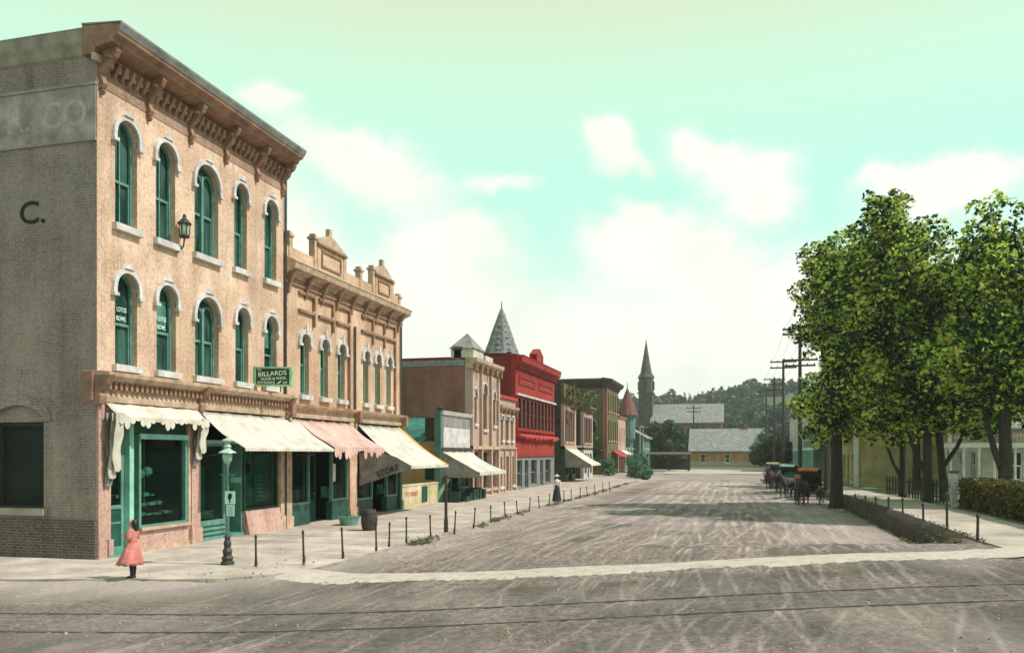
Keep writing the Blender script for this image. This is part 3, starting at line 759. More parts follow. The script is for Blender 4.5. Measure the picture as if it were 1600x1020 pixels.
# gable side facing the crossing
ops = [[(-17.55, 1.62, 1.32, 3.92, .42)]]
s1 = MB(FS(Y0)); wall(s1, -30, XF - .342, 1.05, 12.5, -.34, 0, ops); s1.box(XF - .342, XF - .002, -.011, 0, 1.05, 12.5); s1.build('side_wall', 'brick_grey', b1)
MB(FS(Y0)).box(-30, XF - .342, -.34, .05, -.1, 1.05).box(XF - .342, XF - .012, -.011, .05, -.1, 1.05).build('footing', 'brick_footing', b1)
MB(FS(Y0)).box(-30, XF - .02, .0, .018, 10.42, 11.75).build('painted_panel', 'faded_paint', b1)
for z in (10.38, 11.75): MB(FS(Y0)).box(-30, XF, .0, .05, z, z + .07).build('band', 'stone_band', b1)
sc_ = MB(FS(Y0)); sc_.profile([(0, 12.45), (.05, 12.5), (.08, 12.66), (.14, 12.8), (.15, 13.05), (.17, 13.1), (-.3, 13.19), (-.3, 12.45)], -30, XF - .302)
sc_.build('side_cornice', 'stone_band', b1)
wo = window(FS(Y0), b1, -17.55, 1.62, 1.32, 3.49, 0, frame='wood_dark', glz='dark_room', sill='stone_band', hood=None, set_in=.2, detail=False, fw=.05, mid=.97)
MB(FS(Y0)).prism(arch(-17.55, 1.61, 3.495, .42), -.3, -.12).build('tympanum', 'brick_grey', wo)
hm = MB(FS(Y0)); hm.strip(arch(-17.55, 1.62 + .5, 3.5, .42 + .25), arch(-17.55, 1.62, 3.5, .42), -.01, .03); hm.build('arch_ring', 'brick_grey', wo)
text_part('C.', .80, 'letter_black', b1, on_front(-17.08, Y0 - .012, 8.72), name='painted_letters', sx=1.15)
# faded ghost lettering on the painted panel
text_part('R. CO', .95, 'letter_faded', b1, on_front(-16.65, Y0 - .0195, 11.08), name='faded_lettering', thick=0)
MB().box(-30.3, -30, Y0, Y1, -.1, 12.5).build('rear_wall', 'brick_grey', b1)
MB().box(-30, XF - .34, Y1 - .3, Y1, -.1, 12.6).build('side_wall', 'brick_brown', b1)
MB().box(-30, XF - .2, Y0 + .34, Y1 - .3, 12.1, 12.25).build('roof', 'roof_tar', b1)
MB(A).tube([(Y1 + .02, .06, 12.4), (Y1 + .02, .06, .2)], .05, 6).build('downpipe', 'iron', b1)
# piers
MB(A).box(17.012, 17.345, -.339, .05, .1, .55).build('pier_base', 'brick_pink', b1)
MB(A).box(17.012, 17.345, -.339, .045, .55, 3.97).build('pier_face', 'brick_pink', b1)
for (a, b_, m_) in [(17.345, 17.42, 'brick_pink'), (20.62, 21.02, 'brick_pink'), (25.45, 25.71, 'stone_buff')]:
    p = MB(A); p.box(a, b_, -.34, .05, .1, 3.98); p.box(a - .04, b_ + .04, -.34, .1, .1, .55); p.box(a - .03, b_ + .03, -.3, .09, 3.6, 3.97)
    p.build('pier', m_, b1)
MB(A).box(17.33, 25.45, -.34, -.02, 3.62, 3.98).build('shop_lintel', 'paint_teal_dark', b1)
# first shop: teal screen door beside a big pane
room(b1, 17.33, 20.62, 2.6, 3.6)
dr = MB(A); dr.box(17.36, 17.46, -.22, -.14, .15, 3.1); dr.box(18.0, 18.1, -.22, -.14, .15, 3.1); dr.box(17.46, 18.0, -.22, -.14, 3.0, 3.1)
dr.box(17.46, 18.0, -.22, -.14, .15, .32); dr.box(17.46, 18.0, -.22, -.14, 1.28, 1.38); dr.box(17.46, 18.0, -.2, -.16, .9, .95)
door = dr.build('door', 'paint_teal', b1)
MB(A).box(17.46, 18.0, -.2, -.17, .32, 1.28).build('lower_panel', 'paint_teal_dark', door)
MB(A).box(17.46, 18.0, -.195, -.175, 1.38, 3.0).build('pane', 'shop_glass', door)
MB(A).box(17.33, 18.25, -.25, -.1, 3.1, 3.2).build('door_transom', 'paint_teal', b1)
MB(A).box(17.36, 18.1, -.2, -.18, 3.2, 3.62).build('transom_glass', 'shop_glass', b1)
MB(A).box(18.12, 18.28, -.28, .02, .1, 3.62).build('door_post', 'paint_teal_light', b1)
MB(A).box(17.33, 18.2, -.3, .12, .1, .16).build('door_step', 'paint_teal', b1)
MB(A).box(17.38, 18.05, -1.6, -1.5, .15, 3.0).build('curtain', 'goods_teal', b1)
fr1 = MB(A); fr1.strip([(18.5, .72), (18.5, 3.2), (20.5, 3.2), (20.5, .72), (18.5, .72)], [(18.58, .80), (18.58, 3.08), (20.40, 3.08), (20.40, .80), (18.58, .80)], -.16, .0)
sw = fr1.build('display_window', 'paint_teal', b1)
MB(A).box(18.58, 20.40, -.12, -.105, .8, 3.08).build('pane', 'shop_glass', sw)
MB(A).box(18.52, 20.56, -.02, .08, .66, .74).build('sill', 'stone_buff', sw)
MB(A).box(18.50, 20.5, .0, .05, 3.08, 3.22).build('head', 'paint_teal_light', sw)
MB(A).box(20.50, 20.6, -.2, .03, .66, 3.6).build('window_post', 'stone_buff', b1)
MB(A).box(18.28, 20.62, -.3, -.02, .1, .66).build('bulkhead', 'brick_pink', b1)
MB(A).box(18.28, 20.62, -.3, .01, .1, .2).build('plinth', 'stone_buff', b1)
MB(A).box(18.28, 20.6, -.25, -.05, 3.22, 3.62).build('transom', 'paint_teal_dark', b1)
g1 = MB(A)
for j, z in enumerate((1.0, 1.25, 1.5)):
    y = 18.7
    while y < 20.2: l = random.uniform(.12, .4); g1.box(y, y + l, -.7 - .2 * j, -.5 - .2 * j, z, z + random.uniform(.03, .1)); y += l + random.uniform(.03, .12)
g1.lathe((19.1, -.5, 2.15), [(.02, -.16), (.14, -.1), (.16, 0), (.1, .1), (.02, .14)], 9); g1.lathe((19.5, -.55, 2.2), [(.02, -.14), (.13, -.05), (.12, .08), (.02, .14)], 9)
g1.tube([(19.3, -.5, 3.4), (19.3, -.5, 1.2)], .01, 4)
g1.build('shop_goods', 'goods_pale', b1)
# rolled-up awning with hanging cloth ends
aw = awning(A, b1, 17.22, 20.85, 3.98, 3.62, .42, 'canvas_white', val=.17, ragged=.7, rods=False, sag=.0, scal=.19)
def drape(u, parent, w=.34, v0=.05, v1=.46, zt=3.7, zb=2.1):
    for q in range(3):
        s = MB(A); n = 14; pts = []; off = q * .12
        for j in range(n + 1):
            t = j / n; z = zt - (zt - zb - off * 1.5) * t; wd = w * (1 - .3 * t) * (.9 + .1 * math.sin(j * 1.1 + q))
            for i in range(7):
                a = i / 6; pts.append((u + (a - .5) * wd + .02 * math.sin(j * .7 + q * 2), v0 + (v1 - v0) * (.3 + .35 * q) * (1 - .3 * t) + .035 * math.sin(i * 2.2 + j * .35 + q), z - .05 * math.sin(i * 3) * (t > .9)))
        m_ = len(pts); fs = [(j * 7 + i, j * 7 + i + 1, (j + 1) * 7 + i + 1, (j + 1) * 7 + i) for j in range(n) for i in range(6)]
        s.add(pts + [(a, b - .012, c) for a, b, c in pts], fs + [tuple(m_ + x for x in reversed(f)) for f in fs])
        s.build('hanging_cloth', 'canvas_white' if q else 'canvas_grey', parent, smooth=True)
drape(17.28, aw, .36, zb=1.9); drape(20.72, aw, .36, zb=2.35)
# second shop
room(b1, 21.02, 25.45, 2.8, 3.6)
MB(A).box(21.02, 22.35, -.3, -.04, .1, .62).build('bulkhead', 'paint_teal', b1)
for z in (.22, .36, .5): MB(A).box(21.04, 22.33, -.04, -.025, z, z + .05).build('bulkhead_rail', 'paint_teal_dark', b1)
sw = MB(A).strip([(21.06, .62), (21.06, 3.0), (22.35, 3.0), (22.35, .62), (21.06, .62)], [(21.12, .70), (21.12, 2.92), (22.29, 2.92), (22.29, .70), (21.12, .70)], -.16, -.05).build('display_window', 'paint_teal', b1)
MB(A).box(21.12, 22.29, -.12, -.105, .70, 2.92).build('pane', 'shop_glass', sw)
MB(A).box(21.15, 21.95, -.5, -.45, .95, 2.3).build('curtain', 'goods_teal', sw)
MB(A).box(21.1, 22.3, -.8, -.4, .72, .95).build('shelf', 'goods_pale', sw)
MB(A).box(21.06, 23.4, -.1, -.03, 3.0, 3.1).build('transom_bar', 'paint_teal_light', b1)
# recessed entrance
e = MB(A); e.box(22.4, 22.46, -1.1, -.1, .15, 3.0); e.box(23.3, 23.36, -1.1, -.1, .15, 3.0); e.build('entrance_side', 'paint_teal', b1)
e = MB(A); e.box(22.5, 22.6, -1.15, -1.08, .15, 2.6); e.box(23.16, 23.26, -1.15, -1.08, .15, 2.6); e.box(22.6, 23.16, -1.15, -1.08, .15, .9); e.box(22.6, 23.16, -1.15, -1.08, 2.5, 2.6)
dd = e.build('door', 'paint_teal_dark', b1); MB(A).box(22.6, 23.16, -1.13, -1.11, .9, 2.5).build('pane', 'shop_glass', dd)
e = MB(A); e.box(22.46, 23.3, -1.05, .0, .1, .2); e.build('entrance_step', 'paint_teal', b1)
sw = MB(A).strip([(23.4, .85), (23.4, 3.0), (25.43, 3.0), (25.43, .85), (23.4, .85)], [(23.47, .93), (23.47, 2.92), (25.36, 2.92), (25.36, .93), (23.47, .93)], -.16, -.05).build('display_window', 'paint_teal_dark', b1)
MB(A).box(23.47, 25.36, -.12, -.105, .93, 2.92).build('pane', 'shop_glass', sw)
MB(A).box(23.52, 24.2, -.3, -.26, 1.0, 2.75).build('poster', 'goods_teal', sw)
MB(A).box(24.35, 25.3, -.34, -.3, 1.0, 2.72).build('poster', 'goods_teal', sw)
for i in range(7): MB(A).box(24.5 + .02 * i, 25.0 - .02 * i, -.297, -.285, 1.12 + i * .13, 1.16 + i * .13).build('poster_line', 'goods_pale', sw)
MB(A).lathe((23.85, -.24, 2.2), [(.01, -.2), (.1, -.12), (.12, .05), (.08, .16), (.01, .2)], 10).build('display_head', 'dark_room', sw)
MB(A).box(23.4, 25.45, -.3, -.02, .1, .85).build('bulkhead', 'brick_pink', b1)
MB(A).profile([(.0, .1), (.16, .1), (.0, .85)], 23.4, 25.45).build('bulkhead_slope', 'brick_pink', b1)
awning(A, b1, 21.0, 26.45, 3.93, 2.86, 1.5, 'canvas_white', val=.10, rods=True, sag=.05)

# arc lantern and hanging sign fixed to the facade
ln = empty('wall_lantern', (XF + .25, 20.02, 8.9), 'dark iron lantern on a bracket beside a third floor window sill', 'lantern')
c = (20.02, .25, 8.75)
MB(A).lathe(c, [(.02, -.05), (.13, -.02), (.15, .02), (.12, .06)], 10).build('base', 'iron', ln)
h = MB(A)
for i in range(6):
    a = i * math.pi / 3; h.tube([(c[0] + .12 * math.cos(a), c[1] + .12 * math.sin(a), c[2] + .05), (c[0] + .15 * math.cos(a), c[1] + .15 * math.sin(a), c[2] + .36)], .014, 4)
h.build('cage', 'iron', ln)
MB(A).lathe((c[0], c[1], c[2]), [(.09, .06), (.12, .2), (.11, .35)], 10).build('glass', 'lamp_glass', ln)
MB(A).lathe(c, [(.2, .36), (.17, .40), (.08, .50), (.05, .53), (.05, .60), (.02, .64)], 10).build('hood', 'iron', ln)
MB(A).tube([(c[0], .0, 8.35), (c[0], .10, 8.37), (c[0], .22, 8.5), (c[0], .25, 8.72)], .025, 6).build('bracket', 'iron', ln)

sg = empty('hanging_sign', (-14.4, 24.3, 4.95), 'dark green billards signboard hung out over the shop cornice', 'sign')
# board stands out from the wall, facing the near crossing, turned a little to the street
def SGf(u, v, z):
    a = R(20); x = -14.62 + u * math.cos(a) - v * -math.sin(a) * -1; y = 24.05 + u * math.sin(a) - v * math.cos(a)
    return (x, y, z)
MB(SGf).box(-.48, .62, -.03, .03, 4.93, 5.47).build('board', 'sign_black', sg)
MB(SGf).strip([(-.53, 4.88), (-.53, 5.52), (.67, 5.52), (.67, 4.88), (-.53, 4.88)], [(-.47, 4.94), (-.47, 5.46), (.61, 5.46), (.61, 4.94), (-.47, 4.94)], -.045, .045).build('frame', 'paint_green_sign', sg)
MB(SGf).tube([(-.53, 0, 5.5), (-.9, .0, 5.75)], .015, 5).tube([(.3, 0, 4.9), (.3, 0, 4.7)], .02, 5).tube([(-.3, 0, 4.9), (-.3, 0, 4.72)], .02, 5).build('bracket', 'iron', sg)
def sgt(u, z): 
    x, y, _ = SGf(u, .034, z); return Matrix.Translation((x, y, z)) @ Matrix.Rotation(R(20), 4, 'Z') @ Matrix.Rotation(R(90), 4, 'X')
text_part('THE', .075, 'letter_pale', sg, sgt(-.36, 5.41))
text_part('BILLARDS', .205, 'letter_pale', sg, sgt(.06, 5.29) @ Matrix.Rotation(R(5), 4, 'Z'), sx=1.05)
text_part('POCK & POOL', .125, 'letter_pale', sg, sgt(.10, 5.13) @ Matrix.Rotation(R(4), 4, 'Z'))
text_part('ENTRANCE', .11, 'letter_pale', sg, sgt(-.14, 5.0)); text_part('UP', .11, 'letter_pale', sg, sgt(.47, 5.0))
MB(SGf).add([(.20, .036, 4.97), (.23, .036, 4.96), (.35, .036, 5.04), (.33, .036, 5.07)], [(0, 1, 2, 3)]).build('arrow', 'letter_pale', sg)

# ---------------------------------------------------------------- B2: two-storey tan block with gablets
Y0, Y1 = 25.74, 36.2
b2 = empty('gabled_shop_block', (XF, Y0, 0), 'two storey tan brick block with pedimented parapet and six narrow teal windows', 'building')
ws = [(27.17, .62), (28.66, .60), (30.07, .60), (32.33, .52), (33.53, .52), (34.72, .52)]
fw_ = MB(A); wall(fw_, Y0, Y1, 4.1, 9.0, -.34, 0, [[(c, w, 4.82, 7.04, .22) for c, w in ws]]); fw_.build('front_wall', 'brick_tan', b2)
for c, w in ws: window(A, b2, c, w, 4.82, 7.04, .22, hood='stone_white', hoodw=.17, mid=.5, peak=0, glz='glazing_dark', fw=.09, detail=False)
for c, w in ws:
    MB(A).box(c - .06, c + .06, .085, .13, 7.12, 7.36).build('keystone', 'stone_white', b2)
# hooked drip mouldings above the windows
for i, (c, w) in enumerate(ws):
    a = c - .5; b_ = c + .55; last = i in (2, 5)
    for (z, dz) in ((7.78, .42 if not last else 3.4), (8.42, .45)):
        t = MB(A); t.box(a, b_, 0, .10, z, z + .10); t.box(b_, b_ + .10, 0, .11, z - dz, z + .10); t.build('drip_mould', 'wood_brown', b2)
lc = MB(A).profile([(-.34, 3.98), (.08, 3.98), (.1, 4.1), (.04, 4.13), (.04, 4.28), (.26, 4.38), (.3, 4.46), (-.34, 4.5)], Y0, Y1 + .05).build('shop_cornice', 'stone_buff', b2)
for y in (Y0, 31.1, Y1 - .2): MB(A).box(y, y + .24, .0, .34, 3.95, 4.42).build('block', 'wood_brown', lc)
cr_ = MB(A).profile([(-.34, 8.9), (.06, 8.9), (.1, 9.0), (.42, 9.14), (.46, 9.3), (.5, 9.36), (.0, 9.62), (-.34, 9.62)], Y0, Y1 + .12).build('roof_cornice', 'stone_buff', b2)
for i in range(9):
    y = Y0 + .15 + i * 1.22
    MB(A).profile([(0, 8.30), (.1, 8.34), (.14, 8.6), (.3, 8.95), (.4, 9.1), (0, 9.1)], y, y + .12).build('bracket', 'wood_brown', cr_)
MB(A).box(Y0, Y1, .0, .07, 8.66, 8.8).build('string_course', 'wood_brown', b2)
MB(A).box(Y0, Y1, -.3, -.06, 9.6, 10.0).build('parapet', 'brick_tan', b2)
def finial(y, h, z=9.6, par=b2):
    f = MB(A); f.box(y - .11, y + .11, -.26, -.02, z, z + h); f.box(y - .16, y + .16, -.31, .03, z + h, z + h + .09); f.box(y - .10, y + .10, -.25, -.03, z + h + .09, z + h + .2)
    f.build('finial', 'stone_buff', par)
for y, h in ((26.25, .75), (28.05, 1.1), (30.45, .95), (31.95, .72), (33.2, 1.05), (35.25, .85), (36.1, .35)): finial(y, h)
for (a, b_, zt) in ((28.2, 30.3, 10.75), (33.35, 35.1, 10.7)):
    g = MB(A); g.box(a, b_, -.28, -.02, 9.6, zt - .15); go = g.build('gablet', 'brick_tan', b2)
    c = (a + b_) / 2
    MB(A).prism([(a - .05, zt - .15), (b_ + .05, zt - .15), (b_ - .1, zt + .05), (c, zt + .38), (a + .1, zt + .05)], -.27, .0).build('pediment', 'stone_buff', go)
    MB(A).box(a - .1, b_ + .1, -.29, .08, zt - .22, zt - .14).build('band', 'wood_brown', go)
    MB(A).strip([(a + .25, 9.75), (a + .25, zt - .35), (b_ - .25, zt - .35), (b_ - .25, 9.75), (a + .25, 9.75)], [(a + .32, 9.82), (a + .32, zt - .42), (b_ - .32, zt - .42), (b_ - .32, 9.82), (a + .32, 9.82)], -.02, .03).build('panel_frame', 'wood_brown', go)
    MB(A).box(c - .11, c + .11, -.2, -.04, zt + .3, zt + .62).build('finial', 'stone_buff', go)
for y in (31.18, 36.02): MB(A).tube([(y, .07, 7.9 if y < 33 else 8.6), (y, .07, 4.5)], .045, 6).build('downpipe', 'iron', b2)
shell(None, b2, -28, XF, Y0, Y1, 9.2, 'brick_brown', near=False)
for (a, b_, m_) in [(25.75, 26.2, 'stone_buff'), (30.75, 31.4, 'brick_tan'), (35.9, 36.2, 'paint_teal_dark')]:
    p = MB(A); p.box(a, b_, -.34, .05, .1, 3.98); p.box(a - .04, b_ + .04, -.34, .1, .1, .5); p.build('pier', m_, b2)
MB(A).box(26.2, 35.9, -.34, -.02, 3.62, 3.98).build('shop_lintel', 'paint_teal_dark', b2)
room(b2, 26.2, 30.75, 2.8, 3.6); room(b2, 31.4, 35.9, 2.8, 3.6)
def shopwin(par, a, b_, zb, zt, frame='paint_teal', bulk='paint_teal_dark', goods=True, glz='shop_glass'):
    MB(A).box(a, b_, -.3, -.04, .1, zb).build('bulkhead', bulk, par)
    sw = MB(A).strip([(a, zb), (a, zt), (b_, zt), (b_, zb), (a, zb)], [(a + .08, zb + .08), (a + .08, zt - .08), (b_ - .08, zt - .08), (b_ - .08, zb + .08), (a + .08, zb + .08)], -.16, -.03).build('display_window', frame, par)
    MB(A).box(a + .08, b_ - .08, -.12, -.105, zb + .08, zt - .08).build('pane', glz, sw)
    if goods:
        g = MB(A); y = a + .15
        while y < b_ - .25: l = random.uniform(.1, .3); g.box(y, y + l, -.6, -.4, zb + .1, zb + .1 + random.uniform(.1, .5)); y += l + .06
        g.build('shop_goods', 'goods_teal', sw)
    return sw
def shopdoor(par, a, b_, zt=2.7, m_='paint_teal_dark', v=-.6):
    e = MB(A); e.box(a, a + .1, v - .06, v, .12, zt); e.box(b_ - .1, b_, v - .06, v, .12, zt); e.box(a + .1, b_ - .1, v - .06, v, .12, .95); e.box(a + .1, b_ - .1, v - .06, v, zt - .1, zt)
    d_ = e.build('door', m_, par); MB(A).box(a + .1, b_ - .1, v - .04, v - .025, .95, zt - .1).build('pane', 'shop_glass', d_)
    MB(A).lathe((b_ - .16, v + .02, 1.15), [(.01, -.03), (.03, 0), (.01, .03)], 6).build('handle', 'stone_buff', d_)
shopwin(b2, 26.25, 27.6, .85, 3.0); shopdoor(b2, 28.15, 29.1); shopwin(b2, 29.35, 30.7, .85, 3.0)
MB(A).box(29.5, 29.75, -.1, -.09, 1.6, 2.3).build('notice', 'paint_white', b2)
shopwin(b2, 31.45, 33.1, .75, 3.0); shopdoor(b2, 33.5, 34.3); shopwin(b2, 34.6, 35.85, .75, 3.0)
awning(A, b2, 26.5, 30.75, 3.90, 2.92, 1.5, 'canvas_pink', val=.24, ragged=1, sag=.04, scal=.26)
a4 = awning(A, b2, 31.5, 36.15, 3.88, 2.20, 2.3, 'canvas_white', val=.14, sag=.10)
# coloured border stripes at the far end of the white awning
for (u0, u1, m_) in ((35.62, 35.88, 'canvas_yellow'), (35.89, 36.14, 'canvas_orange')):
    mb = MB(A); n = 8; pts = []
    for j in range(n + 1):
        t = j / n
        for u in (u0, u1): 
            z = 3.88 + (2.20 - 3.88) * t - .10 * math.sin(math.pi * t) * (1 + .5 * math.sin(((u - 31.5) / 4.65) * 19 + 1)) + .02
            pts.append((u, .04 + 2.3 * t, z))
    mb.add(pts, [(2 * j, 2 * j + 1, 2 * j + 3, 2 * j + 2) for j in range(n)]); mb.build('stripe', m_, a4)
# grey canvas hung across its near end
cur = MB(); n = 12; pts = []
for j in range(6):
    for i in range(n + 1):
        t = i / n; x = XF + .1 + 2.3 * t; zt_ = 3.55 - 1.35 * t; zb_ = 1.35 + .75 * t; z = zt_ + (zb_ - zt_) * j / 5 * (1 if j else 1)
        zt_ = min(zt_, 2.75 - .45 * t + .15 * math.sin(3 * t)); z = zt_ + (zb_ - zt_) * j / 5
        pts.append((x, 31.45 + .07 * math.sin(i * 1.1 + j * .5), z))
fs = [(j * (n + 1) + i, j * (n + 1) + i + 1, (j + 1) * (n + 1) + i + 1, (j + 1) * (n + 1) + i) for j in range(5) for i in range(n)]
m_ = len(pts); cur.add(pts + [(a, b + .012, c) for a, b, c in pts], fs + [tuple(m_ + x for x in f) for f in fs])
cu_ = cur.build('side_curtain', 'canvas_grey', a4, smooth=True)
text_part('STORE', .34, 'letter_black', cu_, on_front(XF + 1.45, 31.32, 1.98) @ Matrix.Rotation(R(19), 4, 'Z'))

# low painted wall closing the gap beside the block
gw = empty('painted_wall', (XF, 36.25, 0), 'low yellow painted stone wall closing the alley between two shops', 'wall')
MB(A).box(36.25, 41.4, -.3, -.08, -.1, 1.12).build('wall_body', 'stone_yellow', gw)
MB(A).box(36.25, 41.4, -.33, -.05, 1.12, 1.2).build('coping', 'stone_yellow', gw)
MB(A).box(39.0, 39.75, -.08, -.05, .25, 1.05).build('green_panel', 'paint_teal_dark', gw)
t = text_part('TO RENT', .3, 'goods_red', gw, on_left_wall(XF - .07, 37.7, .72), sx=1.3)

# ---------------------------------------------------------------- small shop with false front
Y0, Y1 = 41.5, 46.6
sb = empty('false_front_shop', (XF, Y0, 0), 'small shop with pale square false front and teal roof', 'building')
fw_ = MB(A); fw_.box(Y0, Y1, -.25, 0, 3.0, 4.85); fw_.build('false_front', 'stone_white', sb)
MB(A).box(Y0 - .1, Y0 + .35, -.3, .06, -.1, 4.95).build('corner_board', 'house_teal', sb)
MB(A).profile([(-.1, 4.75), (.12, 4.78), (.2, 4.98), (-.1, 5.02)], Y0 - .05, Y1).build('cornice', 'stone_white', sb)
MB(A).box(Y0 + .3, Y1 - .1, .0, .03, 4.15, 4.7).build('grey_board', 'slate_pale', sb)  # flat grey board on the false front, just below the cornice
MB(A).box(Y0, Y1, -.25, .12, 2.75, 3.02).build('lintel', 'wood_dark', sb)
MB(A).lathe((Y0 + .05, .0, 4.95), [(.05, 0), (.2, .06), (.22, .16), (.1, .26), (.02, .3)], 10).build('finial', 'wood_dark', sb)
MB(FS(Y0)).box(-24, XF - .25, -.25, 0, -.1, 3.35).build('side_wall', 'brick_ochre', sb)
MB(FS(Y0)).box(-16.0, -15.45, .0, .02, 1.3, 2.45).build('side_window', 'glazing_dark', sb)
MB(FS(Y0)).box(-24, XF - .1, -.26, .05, 2.45, 2.52).build('string_course', 'wood_brown', sb)
MB().add([(-24, Y0 - .35, 3.2), (-16.4, Y0 - .35, 3.2), (XF - .28, Y0 + .6, 4.0), (XF - .28, Y0 + 2.3, 4.7), (-24, Y0 + 2.3, 4.7),
          (-24, Y0 - .35, 3.12), (-16.4, Y0 - .35, 3.12), (XF - .28, Y0 + .6, 3.92), (XF - .28, Y0 + 2.3, 4.62), (-24, Y0 + 2.3, 4.62)],
         [(0, 1, 2, 3, 4), (5, 6, 7, 8, 9), (0, 1, 6, 5), (1, 2, 7, 6), (2, 3, 8, 7), (3, 4, 9, 8), (4, 0, 5, 9)]).build('roof', 'paint_teal_roof', sb)
MB().add([(-24, Y1, 3.2), (XF - .28, Y1, 3.2), (XF - .28, Y0 + 2.31, 4.68), (-24, Y0 + 2.31, 4.68)], [(0, 1, 2, 3)]).build('roof', 'paint_teal_roof', sb)
MB().box(-24, XF - .3, Y1 - .2, Y1, -.1, 3.3).build('side_wall', 'brick_ochre', sb)
MB().box(XF - .9, XF - .3, Y0 + .1, Y0 + .3, 3.2, 4.6).build('gap_shadow_board', 'wood_dark', sb)  # dark board stands in for the shadow and dark wall in the gap
room(sb, Y0 + .3, Y1, 2.5, 2.75)
shopwin(sb, Y0 + .4, Y0 + 1.9, .7, 2.6); shopdoor(sb, Y0 + 2.1, Y0 + 2.9, 2.4); shopwin(sb, Y0 + 3.2, Y1 - .1, .7, 2.6)
awning(A, sb, Y0, Y1, 2.85, 1.72, 2.15, 'canvas_white', val=.2, side=[Y0], sag=.14)
g = MB(A)
for i in range(9): y = Y0 + .4 + i * .5; hh = random.uniform(.3, .7); g.box(y, y + random.uniform(.25, .42), .3 + random.uniform(0, .4), .9 + random.uniform(0, .3), .1, .1 + hh)
g.build('street_display', 'paint_teal_dark', sb)
bd = MB(FS(Y0 - .1)); bd.prism([(-15.6, .1), (-15.3, .1), (-14.55, 1.35), (-14.7, 1.35)], 0, .06)
tag(bd.build('leaning_board', 'paint_teal_light', loc=(-15.3, Y0 - .1, .1)), 'pale teal board leaning at the near end of the false front shop', 'board')

# ---------------------------------------------------------------- B3: tall cream front with brown side wall
Y0, Y1 = 46.65, 52.5
b3 = empty('cream_brick_building', (XF, Y0, 0), 'cream brick building with long brown side wall and small pyramid roof on its corner', 'building')
fw_ = MB(A); wall(fw_, Y0, Y1, 3.0, 8.2, -.34, 0, [[(47.6, .55, 4.5, 6.6, .27), (49.55, .85, 4.2, 7.05, .42), (51.6, .6, 4.5, 6.7, .3)]]); fw_.build('front_wall', 'brick_cream', b3)
for (c, w, zb, zt) in ((47.6, .55, 4.5, 6.6), (49.55, .85, 4.2, 7.05), (51.6, .6, 4.5, 6.7)): window(A, b3, c, w, zb, zt, w / 2 if w < .8 else .42, frame='wood_brown', glz='glazing_dark', hood='stone_white', hoodw=.12, peak=0)
for y in (46.65, 48.45, 50.55, 52.2): MB(A).box(y, y + .3, .0, .16, .1, 7.6).build('pilaster', 'brick_cream', b3)
shell(None, b3, -34, XF, Y0, Y1, 7.9, 'brick_brown')
MB().box(-34, XF - .36, Y0 - .03, Y0 + .37, 7.9, 8.25).build('coping', 'metal_roof', b3)
c3 = MB(A).profile([(-.3, 7.7), (.1, 7.7), (.18, 7.95), (.42, 8.15), (.46, 8.35), (-.3, 8.4)], Y0 - .05, Y1 + .05).build('cornice', 'stone_buff', b3)
for i in range(6): MB(A).box(Y0 + .1 + i * 1.1, Y0 + .28 + i * 1.1, .1, .36, 7.6, 8.05).build('bracket', 'wood_brown', c3)
MB(A).box(46.9, 49.0, -1.3, .1, 8.4, 8.95).build('turret', 'pediment_pale', b3)
MB(A).add([(46.8, -1.4, 8.95), (49.1, -1.4, 8.95), (49.1, .2, 8.95), (46.8, .2, 8.95), (47.95, -.6, 10.0)], [(0, 1, 4), (1, 2, 4), (2, 3, 4), (3, 0, 4), (0, 1, 2, 3)]).build('turret_roof', 'slate_pale', b3)
MB(A).box(49.6, 51.2, -.2, .05, 8.4, 8.8).build('parapet_panel', 'pediment_pale', b3)
ch = MB().box(-16.25, -15.8, 46.9, 47.35, 8.0, 8.85).build('chimney', 'brick_brown', b3)
MB().box(-16.33, -15.72, 46.82, 47.43, 8.85, 9.05).build('chimney_cap', 'wood_dark', ch)
MB(A).box(Y0, Y1, -.34, .2, 2.95, 3.15).build('shop_cornice', 'stone_buff', b3)
for (a, b_) in ((47.0, 48.4), (48.8, 50.5), (50.9, 52.15)):
    window(A, b3, (a + b_) / 2, b_ - a, .5, 2.8, 0, frame='wood_brown', glz='glazing_dark', hood=None, sill='stone_buff', set_in=.1)
wl = MB(A); wall(wl, Y0, Y1, .1, 2.95, -.34, 0, [[((a + b_) / 2, b_ - a, .5, 2.8, 0) for a, b_ in ((47.0, 48.4), (48.8, 50.5), (50.9, 52.15))]]); wl.build('ground_floor_wall', 'brick_cream', b3)

# ---------------------------------------------------------------- B4: low cream two-storey
Y0, Y1 = 52.55, 57.0
b4 = empty('low_cream_shop', (XF, Y0, 0), 'low cream two storey shop with pink coping beside the bright red building', 'building')
ww = [(53.5, .5), (54.8, .75), (56.1, .5)]
fw_ = MB(A); wall(fw_, Y0, Y1, .1, 6.4, -.34, 0, [[(53.2, .8, .5, 2.5, 0), (54.8, .95, .15, 2.5, 0), (56.3, .7, .5, 2.5, 0)], [(c, w, 3.6, 5.2, 0) for c, w in ww]]); fw_.build('front_wall', 'brick_cream', b4)
for c, w in ww: window(A, b4, c, w, 3.6, 5.2, 0, frame='wood_brown', glz='glazing_dark', hood='stone_white', hoodw=.1, peak=0)
for c, w, zb in ((53.2, .8, .5), (56.3, .7, .5)): window(A, b4, c, w, zb, 2.5, 0, frame='wood_brown', glz='glazing_dark')
MB(A).box(54.33, 55.27, -.3, -.2, .15, 2.5).build('door', 'wood_dark', b4)
c4 = MB(A).profile([(-.3, 5.6), (.1, 5.6), (.3, 5.75), (.34, 5.9), (-.3, 5.95)], Y0, Y1).build('cornice', 'brick_pink', b4)
